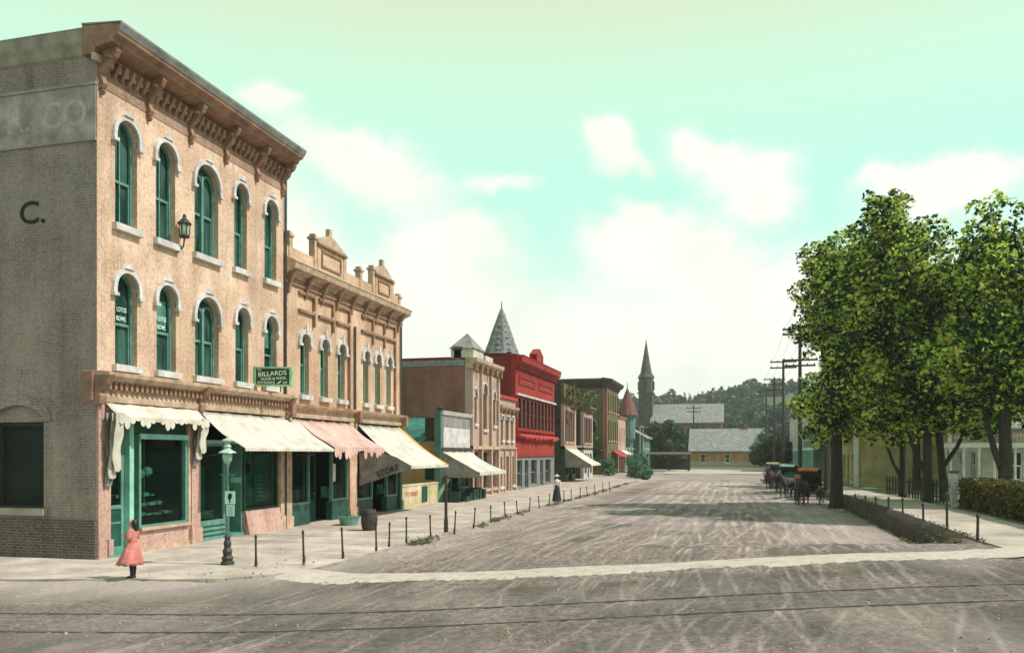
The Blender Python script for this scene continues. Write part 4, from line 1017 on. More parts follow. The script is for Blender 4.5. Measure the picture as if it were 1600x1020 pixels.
for i in range(5): MB(A).box(Y0 + .2 + i * 1.0, Y0 + .35 + i * 1.0, .0, .22, 5.35, 5.7).build('bracket', 'wood_brown', c4)
MB(A).box(Y0, Y1, -.34, .14, 6.4, 6.6).build('coping', 'canvas_red', b4)
MB(A).box(Y0, Y1, .0, .12, 3.0, 3.12).build('string_course', 'brick_pink', b4)
for y in (Y0, 53.95, 55.5, Y1 - .25): MB(A).box(y, y + .25, .0, .12, .1, 2.9).build('pilaster', 'brick_cream', b4)
shell(None, b4, -30, XF, Y0, Y1, 6.2, 'brick_cream', near=False)

# ---------------------------------------------------------------- B5: red building
Y0, Y1 = 57.05, 70.1
b5 = empty('red_building', (XF, Y0, 0), 'bright red brick building with rows of narrow windows and grey ground floor', 'building')
n = 10; ws = [(Y0 + .96 + i * 1.22, .84) for i in range(n)]
fw_ = MB(A); wall(fw_, Y0, Y1, 2.4, 9.0, -.34, 0, [[(c, w, 4.5, 6.75, .2) for c, w in ws]]); fw_.build('front_wall', 'brick_red', b5)
for c, w in ws: window(A, b5, c, w, 4.5, 6.75, .2, frame='wood_dark', glz='glazing_dark', hood=None, sill='brick_red', detail=False, set_in=-.06)
for i in range(n + 1): 
    y = Y0 + .25 + i * 1.22
    p_ = MB(A); p_.box(y, y + .2, .0, .07, 4.3, 6.8); p_.box(y - .05, y + .25, .0, .12, 4.25, 4.6); p_.build('pilaster', 'brick_red', b5)
MB(A).box(Y0, Y1, .0, .2, 6.87, 7.0).build('band', 'stone_white', b5)
for (a, b_) in ((Y0 + .9, Y0 + 5.9), (Y0 + 7.2, Y1 - .9)):
    MB(A).strip([(a, 7.7), (a, 8.35), (b_, 8.35), (b_, 7.7), (a, 7.7)], [(a + .15, 7.85), (a + .15, 8.2), (b_ - .15, 8.2), (b_ - .15, 7.85), (a + .15, 7.85)], .0, .06).build('panel', 'brick_red_side', b5)
c5 = MB(A).profile([(-.34, 8.8), (.08, 8.8), (.16, 9.0), (.5, 9.25), (.56, 9.6), (.62, 9.7), (-.34, 9.75)], Y0 - .05, Y1 + .3).build('cornice', 'brick_red', b5)
y = Y0 + .1
while y < Y1: MB(A).box(y, y + .18, .0, .34, 8.7, 9.05).build('bracket', 'brick_red_side', c5); y += .72
g = MB(A).box(62.4, 64.6, -.3, .3, 9.7, 10.35).build('gablet', 'brick_red', b5)
MB(A).prism([(62.2, 10.35), (64.8, 10.35), (63.5, 10.9)], -.28, .28).build('pediment', 'brick_red', g)
aw5 = MB(A)
for i in range(22):
    a = Y0 + i * (Y1 - Y0) / 22; b_ = a + (Y1 - Y0) / 22; dz = random.uniform(-.12, .12)
    aw5.profile([(.0, 3.75 + dz), (.28, 3.7 + dz), (.42, 3.85 + dz), (.36, 4.08), (0, 4.12)], a, b_)
aw5.build('rolled_awning', 'canvas_red', b5)
MB(A).box(Y0 + .1, Y1 - .1, .0, .08, 2.45, 2.6).build('string_course', 'brick_red_side', b5)
gf = MB(A); gr = [(58.2, 1.5, .3, 2.2, 0), (60.3, 1.1, .15, 2.2, 0), (62.6, 1.9, .3, 2.2, 0), (65.3, 1.1, .15, 2.2, 0), (67.6, 2.0, .3, 2.2, 0)]
wall(gf, Y0, Y1, .1, 2.4, -.34, 0, [sorted(gr)]); gf.build('ground_floor_wall', 'door_grey', b5)
for (c, w, zb, zt, _) in gr: window(A, b5, c, w, zb, zt, 0, frame='door_grey', glz='glazing_dark', sill=None, hood=None, set_in=.12)
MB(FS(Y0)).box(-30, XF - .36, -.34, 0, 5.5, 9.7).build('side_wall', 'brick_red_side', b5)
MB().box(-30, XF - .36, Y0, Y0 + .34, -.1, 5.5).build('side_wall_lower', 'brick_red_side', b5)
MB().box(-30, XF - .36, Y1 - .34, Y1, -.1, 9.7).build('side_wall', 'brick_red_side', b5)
MB().box(-30, XF - .3, Y0 + .34, Y1 - .34, 9.2, 9.35).build('roof', 'roof_tar', b5)
tw = MB().box(-17.6, -15.5, Y0 + .03, Y0 + 2.2, 9.4, 9.95).build('turret', 'brick_red_side', b5)
cx, cy = -16.5, Y0 + 1.15
sp = MB(); prof = [(1.42, 9.85), (1.3, 9.97), (1.0, 10.7), (.74, 11.5), (.48, 12.2), (.2, 12.95), (.05, 13.3)]
base = []
for i, (r, z) in enumerate(prof): base += [(cx + r * math.cos(R(45 * q + 22.5)), cy + r * math.sin(R(45 * q + 22.5)), z) for q in range(8)]
sp.add(base, [(i * 8 + q, i * 8 + (q + 1) % 8, (i + 1) * 8 + (q + 1) % 8, (i + 1) * 8 + q) for i in range(len(prof) - 1) for q in range(8)] + [tuple(range(8))])
so_ = sp.build('spire', 'slate', b5)
for i, (r, z) in enumerate([(1.2, 10.2), (1.04, 10.6), (.89, 11.05), (.74, 11.5), (.58, 11.95), (.42, 12.35), (.29, 12.75)]): MB().lathe((cx, cy, z), [(r, -.03), (r + .03, -.03), (r - .02, .05)], 8).build('slate_course', 'slate_pale', so_)
MB().tube([(cx, cy, 13.25), (cx, cy, 13.6), (cx - .05, cy, 13.8)], [.05, .04, .015], 6).build('finial', 'iron', so_)

# ---------------------------------------------------------------- B6 row: dark-sided, pink fronts
Y0, Y1 = 74.5, 80.2
b6 = empty('dark_sided_building', (XF, Y0, 0), 'narrow two storey front with tall dark side wall and a slanting white awning', 'building')
def striped(fr, par, a, b_, zb, zt, m_='brick_pink', step=.95):
    c = a + .6; ops_ = []
    while c < b_ - .4: ops_.append((c, .5, zb + .5, zt - .5, .2)); c += step
    mb = MB(fr); wall(mb, a, b_, zb, zt, -.34, 0, [ops_]); mb.build('front_wall', m_, par)
    for o_ in ops_: window(fr, par, o_[0], .5, zb + .5, zt - .5, .2, frame='wood_dark', glz='glazing_dark', hood=None, sill='stone_buff', detail=False, set_in=-.05)
striped(A, b6, Y0, Y1, 3.3, 7.2)
MB(A).profile([(-.3, 7.2), (.1, 7.2), (.5, 7.6), (.5, 7.8), (-.3, 7.9)], Y0, Y1).build('cornice', 'brick_olive', b6)
shell(None, b6, -28, XF, Y0, Y1, 9.0, 'wall_dark')
MB(A).box(Y0, Y1, -.34, -.05, 7.85, 9.1).build('parapet', 'brick_olive', b6)
MB(A).box(Y0, Y0 + .4, -.34, .05, .1, 3.3).build('pier', 'wall_dark', b6)
MB(A).box(Y0, Y1, -.34, .1, 3.1, 3.35).build('lintel', 'stone_buff', b6)
room(b6, Y0 + .4, Y1, 2, 3.1); shopwin(b6, Y0 + .5, Y0 + 2.2, .6, 2.8); shopdoor(b6, Y0 + 2.5, Y0 + 3.4, 2.5); shopwin(b6, Y0 + 3.7, Y1 - .1, .6, 2.8)
awning(A, b6, Y0 + .1, Y1, 3.2, 1.7, 2.4, 'canvas_white', val=.15, side=[Y0 + .1])
b7 = empty('grey_shop', (XF, 80.25, 0), 'grey recessed shop between the two pink striped fronts', 'building')
mb = MB(FL(XF - 1.4)); wall(mb, 80.25, 84.3, .1, 6.6, -.34, 0, [[(81.3, .8, .6, 2.6, 0), (83.2, .8, .6, 2.6, 0)], [(81.3, .6, 4, 5.8, .2), (83.2, .6, 4, 5.8, .2)]]); mb.build('front_wall', 'wall_dark', b7)
for c in (81.3, 83.2):
    window(FL(XF - 1.4), b7, c, .8, .6, 2.6, 0, frame='wood_brown', glz='glazing_dark'); window(FL(XF - 1.4), b7, c, .6, 4, 5.8, .2, frame='wood_brown', glz='glazing_dark')
shell(None, b7, -28, XF - 1.4, 80.25, 84.3, 6.7, 'wall_dark', near=False)
MB(A).box(80.3, 84.2, -1.38, -.1, 3.3, 3.5).build('porch_roof', 'metal_roof', b7)
b8 = empty('far_pink_shop', (XF, 84.4, 0), 'second pink striped front, left of the olive building', 'building')
striped(A, b8, 84.4, 90.0, 3.3, 7.0); MB(A).profile([(-.3, 7.0), (.1, 7.0), (.5, 7.4), (.5, 7.6), (-.3, 7.7)], 84.4, 90.0).build('cornice', 'brick_olive', b8)
shell(None, b8, -28, XF, 84.4, 90.0, 8.0, 'wall_dark')
MB(A).box(84.4, 90.0, -.34, .05, 3.1, 3.3).build('lintel', 'wood_dark', b8)
mb = MB(A); wall(mb, 84.4, 90.0, .1, 3.1, -.34, 0, [[(85.6, 1.3, .6, 2.7, 0), (87.2, .9, .15, 2.7, 0), (88.8, 1.3, .6, 2.7, 0)]]); mb.build('ground_floor_wall', 'house_pale', b8)
for c, w, z_ in ((85.6, 1.3, .6), (87.2, .9, .15), (88.8, 1.3, .6)): window(A, b8, c, w, z_, 2.7, 0, frame='paint_teal_dark', glz='glazing_dark', sill=None)

# ---------------------------------------------------------------- olive building
Y0, Y1 = 100.2, 110.3
b9 = empty('olive_building', (XF, Y0, 0), 'tall olive yellow brick building with red corner and arched side windows', 'building')
sd_ = MB(FS(Y0)); wall(sd_, -32, XF - .5, -.1, 11.0, -.34, 0, [[(-17.0, 1.05, 4.3, 6.8, .5), (-20.2, 1.05, 4.3, 6.8, .5)], [(-17.0, 1.05, 7.9, 10.2, .5), (-20.2, 1.05, 7.9, 10.2, .5)]]); sd_.build('side_wall', 'brick_olive', b9)
for x in (-17.0, -20.2):
    window(FS(Y0), b9, x, 1.05, 4.3, 6.8, .5, frame='paint_teal_dark', glz='glazing_dark', hood='stone_band', peak=0); window(FS(Y0), b9, x, 1.05, 7.9, 10.2, .5, frame='paint_teal', glz='glazing_teal', hood='stone_band', peak=0)
MB().box(XF - .5, XF + .06, Y0 - .06, Y0 + .5, -.1, 11.0).build('corner_pier', 'brick_brown', b9)
ops_ = lambda zb, zt: [(Y0 + 1.6 + i * 2.0, .8, zb, zt, .3) for i in range(5)]
mb = MB(A); wall(mb, Y0 + .5, Y1, .1, 11.0, -.34, 0, [ops_(.6, 2.8), ops_(4.3, 6.8), ops_(7.9, 10.2)]); mb.build('front_wall', 'brick_olive', b9)
for r_ in ((.6, 2.8), (4.3, 6.8), (7.9, 10.2)):
    for o_ in ops_(*r_): window(A, b9, o_[0], .8, o_[2], o_[3], .3, frame='brick_red_side', glz='glazing_dark', sill='stone_buff')
c9 = MB(A).profile([(-.5, 10.7), (.1, 10.7), (.2, 11.0), (.7, 11.4), (.75, 11.7), (-.5, 11.9)], Y0 - .6, Y1 + .3).build('cornice', 'wood_dark', b9)
MB(FS(Y0)).profile([(.0, 10.7), (.1, 10.7), (.5, 11.3), (.6, 11.7), (-.3, 11.9), (-.3, 10.9)], -32, XF - .5).build('cornice', 'wood_dark', b9)
MB().box(-32, XF - .5, Y1 - .3, Y1, -.1, 11).build('side_wall', 'brick_olive', b9)
MB().box(-32, XF - .3, Y0 + .3, Y1 - .3, 10.9, 11.05).build('roof', 'roof_tar', b9)
MB(FS(Y0)).box(-20, XF - .5, .0, 1.6, 3.0, 3.2).build('side_porch', 'wall_dark', b9)
awning(A, b9, Y1 - 6, Y1 - .3, 3.1, 2.2, 1.8, 'canvas_red', val=.15)

# ---------------------------------------------------------------- pink building, teal house
b10 = empty('pink_plaster_building', (XF, 110.4, 0), 'pale pink two storey building past the olive one with a white awning', 'building')
mb = MB(A); wall(mb, 110.4, 118, .1, 7.6, -.34, 0, [[(112, 1, .6, 2.6, 0), (114.2, 1, .15, 2.6, 0), (116.4, 1, .6, 2.6, 0)], [(112, .7, 4.2, 6.2, 0), (114.2, .7, 4.2, 6.2, 0), (116.4, .7, 4.2, 6.2, 0)]]); mb.build('front_wall', 'brick_pink', b10)
for c in (112, 114.2, 116.4): window(A, b10, c, .7, 4.2, 6.2, 0, frame='wood_brown', glz='glazing_dark'); window(A, b10, c, 1, .6 if c != 114.2 else .15, 2.6, 0, frame='wood_brown', glz='glazing_dark', sill=None)
shell(None, b10, -26, XF, 110.4, 118, 7.4, 'brick_pink', near=False)
MB(A).profile([(-.3, 7.4), (.1, 7.4), (.4, 7.7), (-.3, 7.8)], 110.4, 118).build('cornice', 'brick_pink', b10)
awning(A, b10, 110.8, 117.6, 3.2, 2.0, 2.6, 'canvas_white', val=.3)

def gable_house(name, label, X0, X1, Y0, Y1, H, ridge, m_wall, m_roof, axis='Y', porch=None, cat='house', wins=True, z0=-.1, wz=(3.6, 5.2), two=True, front=None):
    """plain house; ridge runs along the given axis"""
    h = empty(name, ((X0 + X1) / 2, (Y0 + Y1) / 2, z0), label, cat)
    op = lambda a, b: [((a + (b - a) * t), .9) for t in ((.25, .75) if b - a < 9 else (.17, .5, .83))]
    for fr, a, b, nm in ((FS(Y0), X0, X1, 1), (FL(X1), Y0 + .3, Y1, 1), (FR(X0), Y0 + .3, Y1, 1)):
        mb = MB(fr); rows = []
        if wins:
            rows = [[(c, w, z0 + 1.0, z0 + 2.6, 0) for c, w in op(a, b)]]
            if two: rows.append([(c, w, z0 + wz[0], z0 + wz[1], 0) for c, w in op(a, b)])
        wall(mb, a, b, z0, H, -.3, 0, rows); mb.build('wall', m_wall, h)
        for r_ in rows:
            for (c, w, zb, zt, _) in r_: window(fr, h, c, w, zb, zt, 0, frame='paint_white', glz='glazing_dark', sill='paint_white', set_in=.08, detail=False)
    MB().box(X0 + .3, X1 - .3, Y1 - .3, Y1, z0, H).build('wall', m_wall, h)
    o_ = .45
    if axis == 'Y':
        xm = (X0 + X1) / 2
        rf = MB().prism([(X0 - o_, H - .12), (xm, ridge - .15), (X1 + o_, H - .12), (X1 + o_, H + .06), (xm, ridge + .05), (X0 - o_, H + .06)], Y0 - o_, Y1 + o_)
        gb = MB().prism([(X0 + .02, H), (xm, ridge - .14), (X1 - .02, H)], Y0 + .01, Y0 + .25); MB().prism([(X0 + .02, H), (xm, ridge - .14), (X1 - .02, H)], Y1 - .25, Y1 - .01).build('gable', m_wall, h)
    else:
        ym = (Y0 + Y1) / 2
        rf = MB().profile([(Y0 - o_, H - .12), (ym, ridge - .15), (Y1 + o_, H - .12), (Y1 + o_, H + .06), (ym, ridge + .05), (Y0 - o_, H + .06)], X0 - o_, X1 + o_)
        gb = MB().profile([(Y0 + .02, H), (ym, ridge - .14), (Y1 - .02, H)], X0 + .01, X0 + .25); MB().profile([(Y0 + .02, H), (ym, ridge - .14), (Y1 - .02, H)], X1 - .25, X1 - .01).build('gable', m_wall, h)
    cx_, cy_ = ((X0 + X1) / 2, Y0 + (Y1 - Y0) * .7) if axis == 'Y' else (X0 + (X1 - X0) * .75, (Y0 + Y1) / 2)
    MB().box(cx_ - .3, cx_ + .3, cy_ - .3, cy_ + .3, ridge - .4, ridge + .9).box(cx_ - .38, cx_ + .38, cy_ - .38, cy_ + .38, ridge + .9, ridge + 1.02).build('chimney', 'brick_brown', h)
    rf.build('roof', m_roof, h); gb.build('gable', m_wall, h)
    return h
hh = gable_house('teal_house', 'teal frame house with round turret under a dull red cone', -24, -15.6, 119.5, 131, 7.2, 9.2, 'house_teal', 'slate', 'X')
MB().lathe((-15.2, 120.4, 0), [(.3, 3.6), (1.15, 4.8), (1.2, 8.3)], 12).build('turret', 'house_teal', hh)
MB().lathe((-15.2, 120.4, 0), [(1.6, 8.2), (1.5, 8.4), (.8, 10.3), (.1, 12.1)], 12).build('turret_roof', 'red_shingle', hh)
MB().tube([(-15.2, 120.4, 12), (-15.2, 120.4, 13.1)], [.08, .02], 5).build('finial', 'iron_teal', hh)
MB().profile([(121.5, 6.6), (126, 6.6), (126, 6.75), (121.5, 6.75)], -15.6, -13.4).build('porch_roof', 'slate_pale', hh)
for y in (121.7, 125.8): MB().box(-13.6, -13.45, y, y + .15, 0, 6.6).build('porch_post', 'house_pale', hh)
gable_house('far_green_house', 'small green frame house beyond the turret house with a lean-to porch', -21.5, -14.2, 133, 143, 5.2, 7.4, 'house_teal', 'slate_pale', 'Y')

# ================================================================== FAR END
def quadleaves(name, centers, sizes, m, parent=None, loc=None, kind=None, aspect=.7, droop=0.0, up=.25):
    """many small leaf faces, each its own island"""
    n = len(centers); c = np.asarray(centers, float); s = np.asarray(sizes, float)
    a = rng.normal(size=(n, 3)); a[:, 2] *= .7; a /= np.linalg.norm(a, axis=1)[:, None]
    b = rng.normal(size=(n, 3)); b[:, 2] += up; b -= a * (a * b).sum(1)[:, None]; b /= np.linalg.norm(b, axis=1)[:, None]
    a *= s[:, None]; b *= (s * aspect)[:, None]
    nrm = np.cross(a, b); nrm *= (.25 / (np.linalg.norm(nrm, axis=1) + 1e-9) * s)[:, None]
    v = np.stack([c - a, c - b * .8 + nrm * .3, c + a, c + b * .8 + nrm * .3], 1).reshape(-1, 3)
    if loc is not None: off = Vector(loc)
    elif parent is not None: off = wloc(parent)
    else: off = Vector((0, 0, 0))
    v = v - np.array(off)
    me = bpy.data.meshes.new(name); me.vertices.add(4 * n); me.vertices.foreach_set('co', v.ravel())
    me.loops.add(4 * n); me.loops.foreach_set('vertex_index', np.arange(4 * n, dtype=np.int32))
    me.polygons.add(n); me.polygons.foreach_set('loop_start', np.arange(n, dtype=np.int32) * 4); me.polygons.foreach_set('loop_total', np.full(n, 4, np.int32))
    me.update(); me.materials.append(M[m])
    o = bpy.data.objects.new(name, me); COL.objects.link(o)
    if parent is not None: o.parent = parent
    if loc is not None: o.location = loc
    if kind: o['kind'] = kind
    return o
def clumps(cs, rs, per, size, hollow=.55, flat=.8):
    """leaf positions on and in a set of ellipsoid clumps"""
    P = []; S = []
    for c, r in zip(cs, rs):
        k_ = max(6, int(per * (r / .8) ** 2)); d = rng.normal(size=(k_, 3)); d /= np.linalg.norm(d, axis=1)[:, None]
        q = r * (hollow + (1.15 - hollow) * rng.random(k_) ** .6)
        p = np.asarray(c) + d * q[:, None] * np.array([1, 1, flat]); P.append(p); S.append(size * rng.uniform(.6, 1.35, k_))
    return np.concatenate(P), np.concatenate(S)

def tree(name, label, base, H, crown, trunk_r, cat='tree', group=None, leaf='leaf_maple', nclump=70, per=210, size=.14, lean=(0, 0), fork=None, cr=(.55, 1.0), bottom=None, trunkm='bark', bmin=2.2, lobes=None):
    """crown = list of (cx, cy, cz, rx, ry, rz) ellipsoids relative to the base"""
    root = empty(name, base, label, cat, group)
    bx, by, bz = base; tr = MB()
    top = H * .62; mid = (bx + lean[0] * .5, by + lean[1] * .5, bz + top * .5)
    end = (bx + lean[0], by + lean[1], bz + top)
    tr.tube([(bx, by, bz - .15), (bx + .02, by, bz + .25), ((bx + mid[0]) / 2 + .04, (by + mid[1]) / 2, bz + top * .25), mid, (mid[0] * .45 + end[0] * .55, mid[1] * .5 + end[1] * .5 + .1, bz + top * .78), end],
            [trunk_r * 1.55, trunk_r * 1.1, trunk_r * .95, trunk_r * .78, trunk_r * .55, trunk_r * .3], 10)
    tips = []
    C = []; RR = []
    vol = sum(e[3] * e[4] * e[5] for e in crown)
    for e in crown:
        k_ = max(3, int(nclump * e[3] * e[4] * e[5] / vol))
        for _ in range(k_):
            d = rng.normal(size=3); d /= np.linalg.norm(d); q = rng.random() ** .42
            p = np.array([bx + e[0] + d[0] * e[3] * q, by + e[1] + d[1] * e[4] * q, bz + e[2] + d[2] * e[5] * q])
            if p[2] < bz + bmin: p[2] = bz + bmin + rng.random() * .4
            C.append(p); RR.append(rng.uniform(.42, .85) if cr == (.55, 1.0) else rng.uniform(*cr))
    if cr == (.55, 1.0):       # ragged sprigs standing out of the outline
        for _ in range(int(nclump * .55)):
            e = crown[rng.integers(len(crown))]; d = rng.normal(size=3); d[2] = d[2] * .8 + .35; d /= np.linalg.norm(d); q = rng.uniform(1.0, 1.34)
            p = np.array([bx + e[0] + d[0] * e[3] * q, by + e[1] + d[1] * e[4] * q, bz + e[2] + d[2] * e[5] * q])
            if p[2] > bz + bmin - .3: C.append(p); RR.append(rng.uniform(.16, .36))
    tr.v = [(a + rng.normal() * .012, b + rng.normal() * .012, c) for a, b, c in tr.v]
    for i in range(min(22, len(C))):
        p = C[rng.integers(len(C))]; t = rng.uniform(.3, .95)
        s = Vector(mid).lerp(Vector(end), t * 1.0) if t > .45 else Vector((bx, by, bz)).lerp(Vector(mid), .7 + t * .5)
        e_ = Vector(p.tolist()); m1 = s.lerp(e_, .5) + Vector((0, 0, .25 * (e_ - s).length * .4 - .1))
        tr.tube([tuple(s), tuple(m1), tuple(e_)], [trunk_r * .36, trunk_r * .22, .025], 6, cap=False)
    if fork:
        for (dx, dy, dz, z0) in fork:
            tr.tube([(bx, by, bz + z0), (bx + dx * .45, by + dy * .45, bz + z0 + dz * .35), (bx + dx, by + dy, bz + z0 + dz)], [trunk_r * .6, trunk_r * .5, trunk_r * .3], 8)
    t_ = tr.build('trunk', trunkm, root, smooth=True)
    P, S = clumps(C, RR, per, size)
    # some loose twigs at the outline
    quadleaves('crown', P, S, leaf, root)
    return root

def small_crowns(name, spots, leaf, size, per, label=None, kind='stuff'):
    C = []; RR = []
    for (x, y, z, r) in spots:
        for _ in range(7):
            C.append((x + rng.normal() * r * .42, y + rng.normal() * r * .42, z + abs(rng.normal()) * r * .45)); RR.append(r * rng.uniform(.35, .62))
    P = []; S = []
    for c, r in zip(C, RR):
        k_ = per; d = rng.normal(size=(k_, 3)); d /= np.linalg.norm(d, axis=1)[:, None]; P.append(np.asarray(c) + d * (r * (.6 + .5 * rng.random(k_)))[:, None]); S.append(size * rng.uniform(.6, 1.4, k_))
    o = quadleaves(name, np.concatenate(P), np.concatenate(S), leaf, kind=kind)
    if label: o['label'] = label
    return o

# wooded hill: one mass
spots = []
for i in range(900):
    y = rng.uniform(245, 410); x = rng.uniform(-150, 190)
    hz = float(hill_z(np.array(x), np.array(y))); spots.append((x, y, hz - 1.0, rng.uniform(3.0, 5.2)))
tag(small_crowns('hillside_woods', spots, 'leaf_far', 1.15, 30), 'dark green wooded hill closing the street in the distance', 'woods')
# meadow patches and the lane that bends away
xs_ = grid_axis([(-60, 60, 6)]); ys_ = grid_axis([(133, 240, 6)])
m, nt, b = _base('meadow', .95); nt.links.new(_ramp(nt, _noise(nt, .8, 8, .7), [(.3, (.07, .11, .05)), (.7, (.22, .25, .12))]), b.inputs['Base Color'])
grid_mesh('meadow', xs_, ys_, lambda X, Y: .03 + 0 * X, 'meadow')
slab('lane', [(-9.2, 110), (5.1, 110), (5.1, 134), (-2, 138), (-14, 146), (-40, 152), (-40, 144), (-20, 139), (-10.5, 132)], .02, .06, 'concrete_walk')
def lawn_z(X, Y): return gz(np.maximum(X, 5.62), Y) + .02 + .03 * np.sin(X * 3.1 + Y * 2.3) * np.sin(Y * 1.7)
grid_mesh('lawn', grid_axis([(7.9, 40, .8)]), grid_axis([(-6, 20, .8), (20, 133, 1.5)]), lawn_z, 'meadow')

# church with its steeple
YC = 206
cb = empty('church', (-13, YC, 0), 'grey roofed church with slender pointed steeple above the far trees', 'church')
mb = MB(FS(YC)); ops_ = [(-17.5 + i * 3.2, 1.1, 5.5, 8.8, .55) for i in range(5)]
wall(mb, -20, -3.4, 0, 10.2, -.4, 0, [ops_]); mb.build('nave_wall', 'brick_brown', cb)
for o_ in ops_: window(FS(YC), cb, o_[0], 1.1, 5.5, 8.8, .55, frame='stone_white', glz='glazing_dark', hood=None, detail=False, set_in=.2)
MB().box(-20, -3.4, YC + 10, YC + 10.4, 0, 10.2).build('nave_wall', 'brick_brown', cb)
MB().profile([(YC - .6, 9.9), (YC + 5.2, 14.6), (YC + 11, 9.9), (YC + 11, 10.2), (YC + 5.2, 15.0), (YC - .6, 10.2)], -20.4, -2.8).build('roof', 'slate_pale', cb)
g = MB().profile([(YC + .1, 0), (YC + .1, 10.1), (YC + 5.2, 14.6), (YC + 9.9, 10.1), (YC + 9.9, 0)], -3.8, -3.4); g.build('gable_wall', 'brick_brown', cb)
tx, ty = -21.7, YC + 3
tw = MB().box(tx - 1.7, tx + 1.7, ty - 1.7, ty + 1.7, 0, 17.5).build('tower', 'spire_teal', cb)
MB().box(tx - 1.95, tx + 1.95, ty - 1.95, ty + 1.95, 17.5, 17.9).build('string_course', 'spire_teal', tw)
bf = MB().lathe((tx, ty, 0), [(1.85, 17.9), (1.85, 21.3), (2.05, 21.4), (2.05, 21.8), (1.55, 22.6)], 8).build('belfry', 'spire_teal', cb)
for q in range(4):
    a = q * math.pi / 2 - math.pi / 2; cx_, cy_ = tx + 1.72 * math.cos(a), ty + 1.72 * math.sin(a)
    MB().box(cx_ - .35, cx_ + .35, cy_ - .2, cy_ + .2, 18.4, 20.6).build('louvre', 'wood_dark', bf)
MB().lathe((tx, ty, 0), [(1.5, 22.4), (1.1, 24.6), (.62, 27.4), (.3, 29.4), (.06, 31.0)], 8).build('spire', 'spire_teal', cb)
MB().tube([(tx, ty, 30.8), (tx, ty, 31.7)], .05, 5).build('cross', 'iron', cb)

bn = gable_house('long_barn', 'long low brown shed with pale grey roof at the far end of the street', -8.6, 5.4, 166, 176, 3.1, 7.6, 'barn_brown', 'slate_pale', 'X', cat='barn', two=False)
sd_ = empty('open_shed', (-10, 128, 0), 'open sided flat roofed shelter beside the end of the left pavement', 'shelter')
MB().profile([(126.2, 2.45), (131.0, 2.75), (131.0, 2.9), (126.2, 2.6)], -13.2, -6.6).build('roof', 'wood_weathered', sd_)
for x in (-12.9, -9.9, -6.9):
    for y in (126.5, 130.6): MB().box(x - .09, x + .09, y - .09, y + .09, 0, 2.5).build('post', 'wood_dark', sd_)
MB().box(-12.9, -6.9, 130.5, 130.6, .2, 1.9).build('back_boards', 'wall_dark', sd_)
pf = empty('picket_fence', (-2, 137, 0), 'pale picket fence where the lane bends away to the left', 'fence')
pk = None
for i in range(60):
    t = i / 59; x = -8 + 12.5 * t; y = 150 - 12 * t
    if pk is None:
        pk = MB().flat([(x - .05, y - .02), (x + .05, y - .02), (x + .05, y + .02), (x - .05, y + .02)], .05, 1.35).build('picket', 'house_pale', pf); p0 = (x, y)
    else:
        c = pk.copy(); COL.objects.link(c); c.parent = pf; c.location = (x - p0[0], y - p0[1], 0)
for z in (.4, 1.0): MB().tube([(-8, 150.06, z), (4.5, 138.06, z)], .04, 4).build('rail', 'house_pale', pf)

# bushes and trees closing the left row
def bush(label, x, y, r, h, leaf='leaf_bush', group=None, size=.12, n=16, per=260, name='bush'):
    root = empty(name, (x, y, 0), label, 'bush', group); C = []; RR = []
    for _ in range(n):
        C.append((x + rng.uniform(-r, r) * .6, y + rng.uniform(-r, r) * .6, rng.uniform(.25, h - .3))); RR.append(rng.uniform(.35, .6) * min(r, 1.2))
    P, S = clumps(C, RR, per, size); quadleaves('foliage', P, S, leaf, root)
    st = MB()
    for _ in range(5): a = rng.uniform(0, 6.28); st.tube([(x, y, 0), (x + .4 * r * math.cos(a), y + .4 * r * math.sin(a), h * .6)], [.04, .015], 5)
    st.build('stems', 'bark', root); return root
for (x, y, r, h, lb) in ((-9.6, 88, 1.1, 1.9, 'rounded green bush nearest on the left kerb past the posts'), (-10.6, 93, 1.4, 2.6, 'tall green bush standing behind the rounded kerb bush'), (-11.4, 99, 1.4, 2.2, 'wide green bush in front of the turret house'), (-8.9, 84.5, .7, 1.1, 'small dark clipped bush at the pavement edge'), (-14.2, 95.2, 1.0, 2.4, 'green bush growing against the olive building')):
    bush(lb, x, y, r, h)
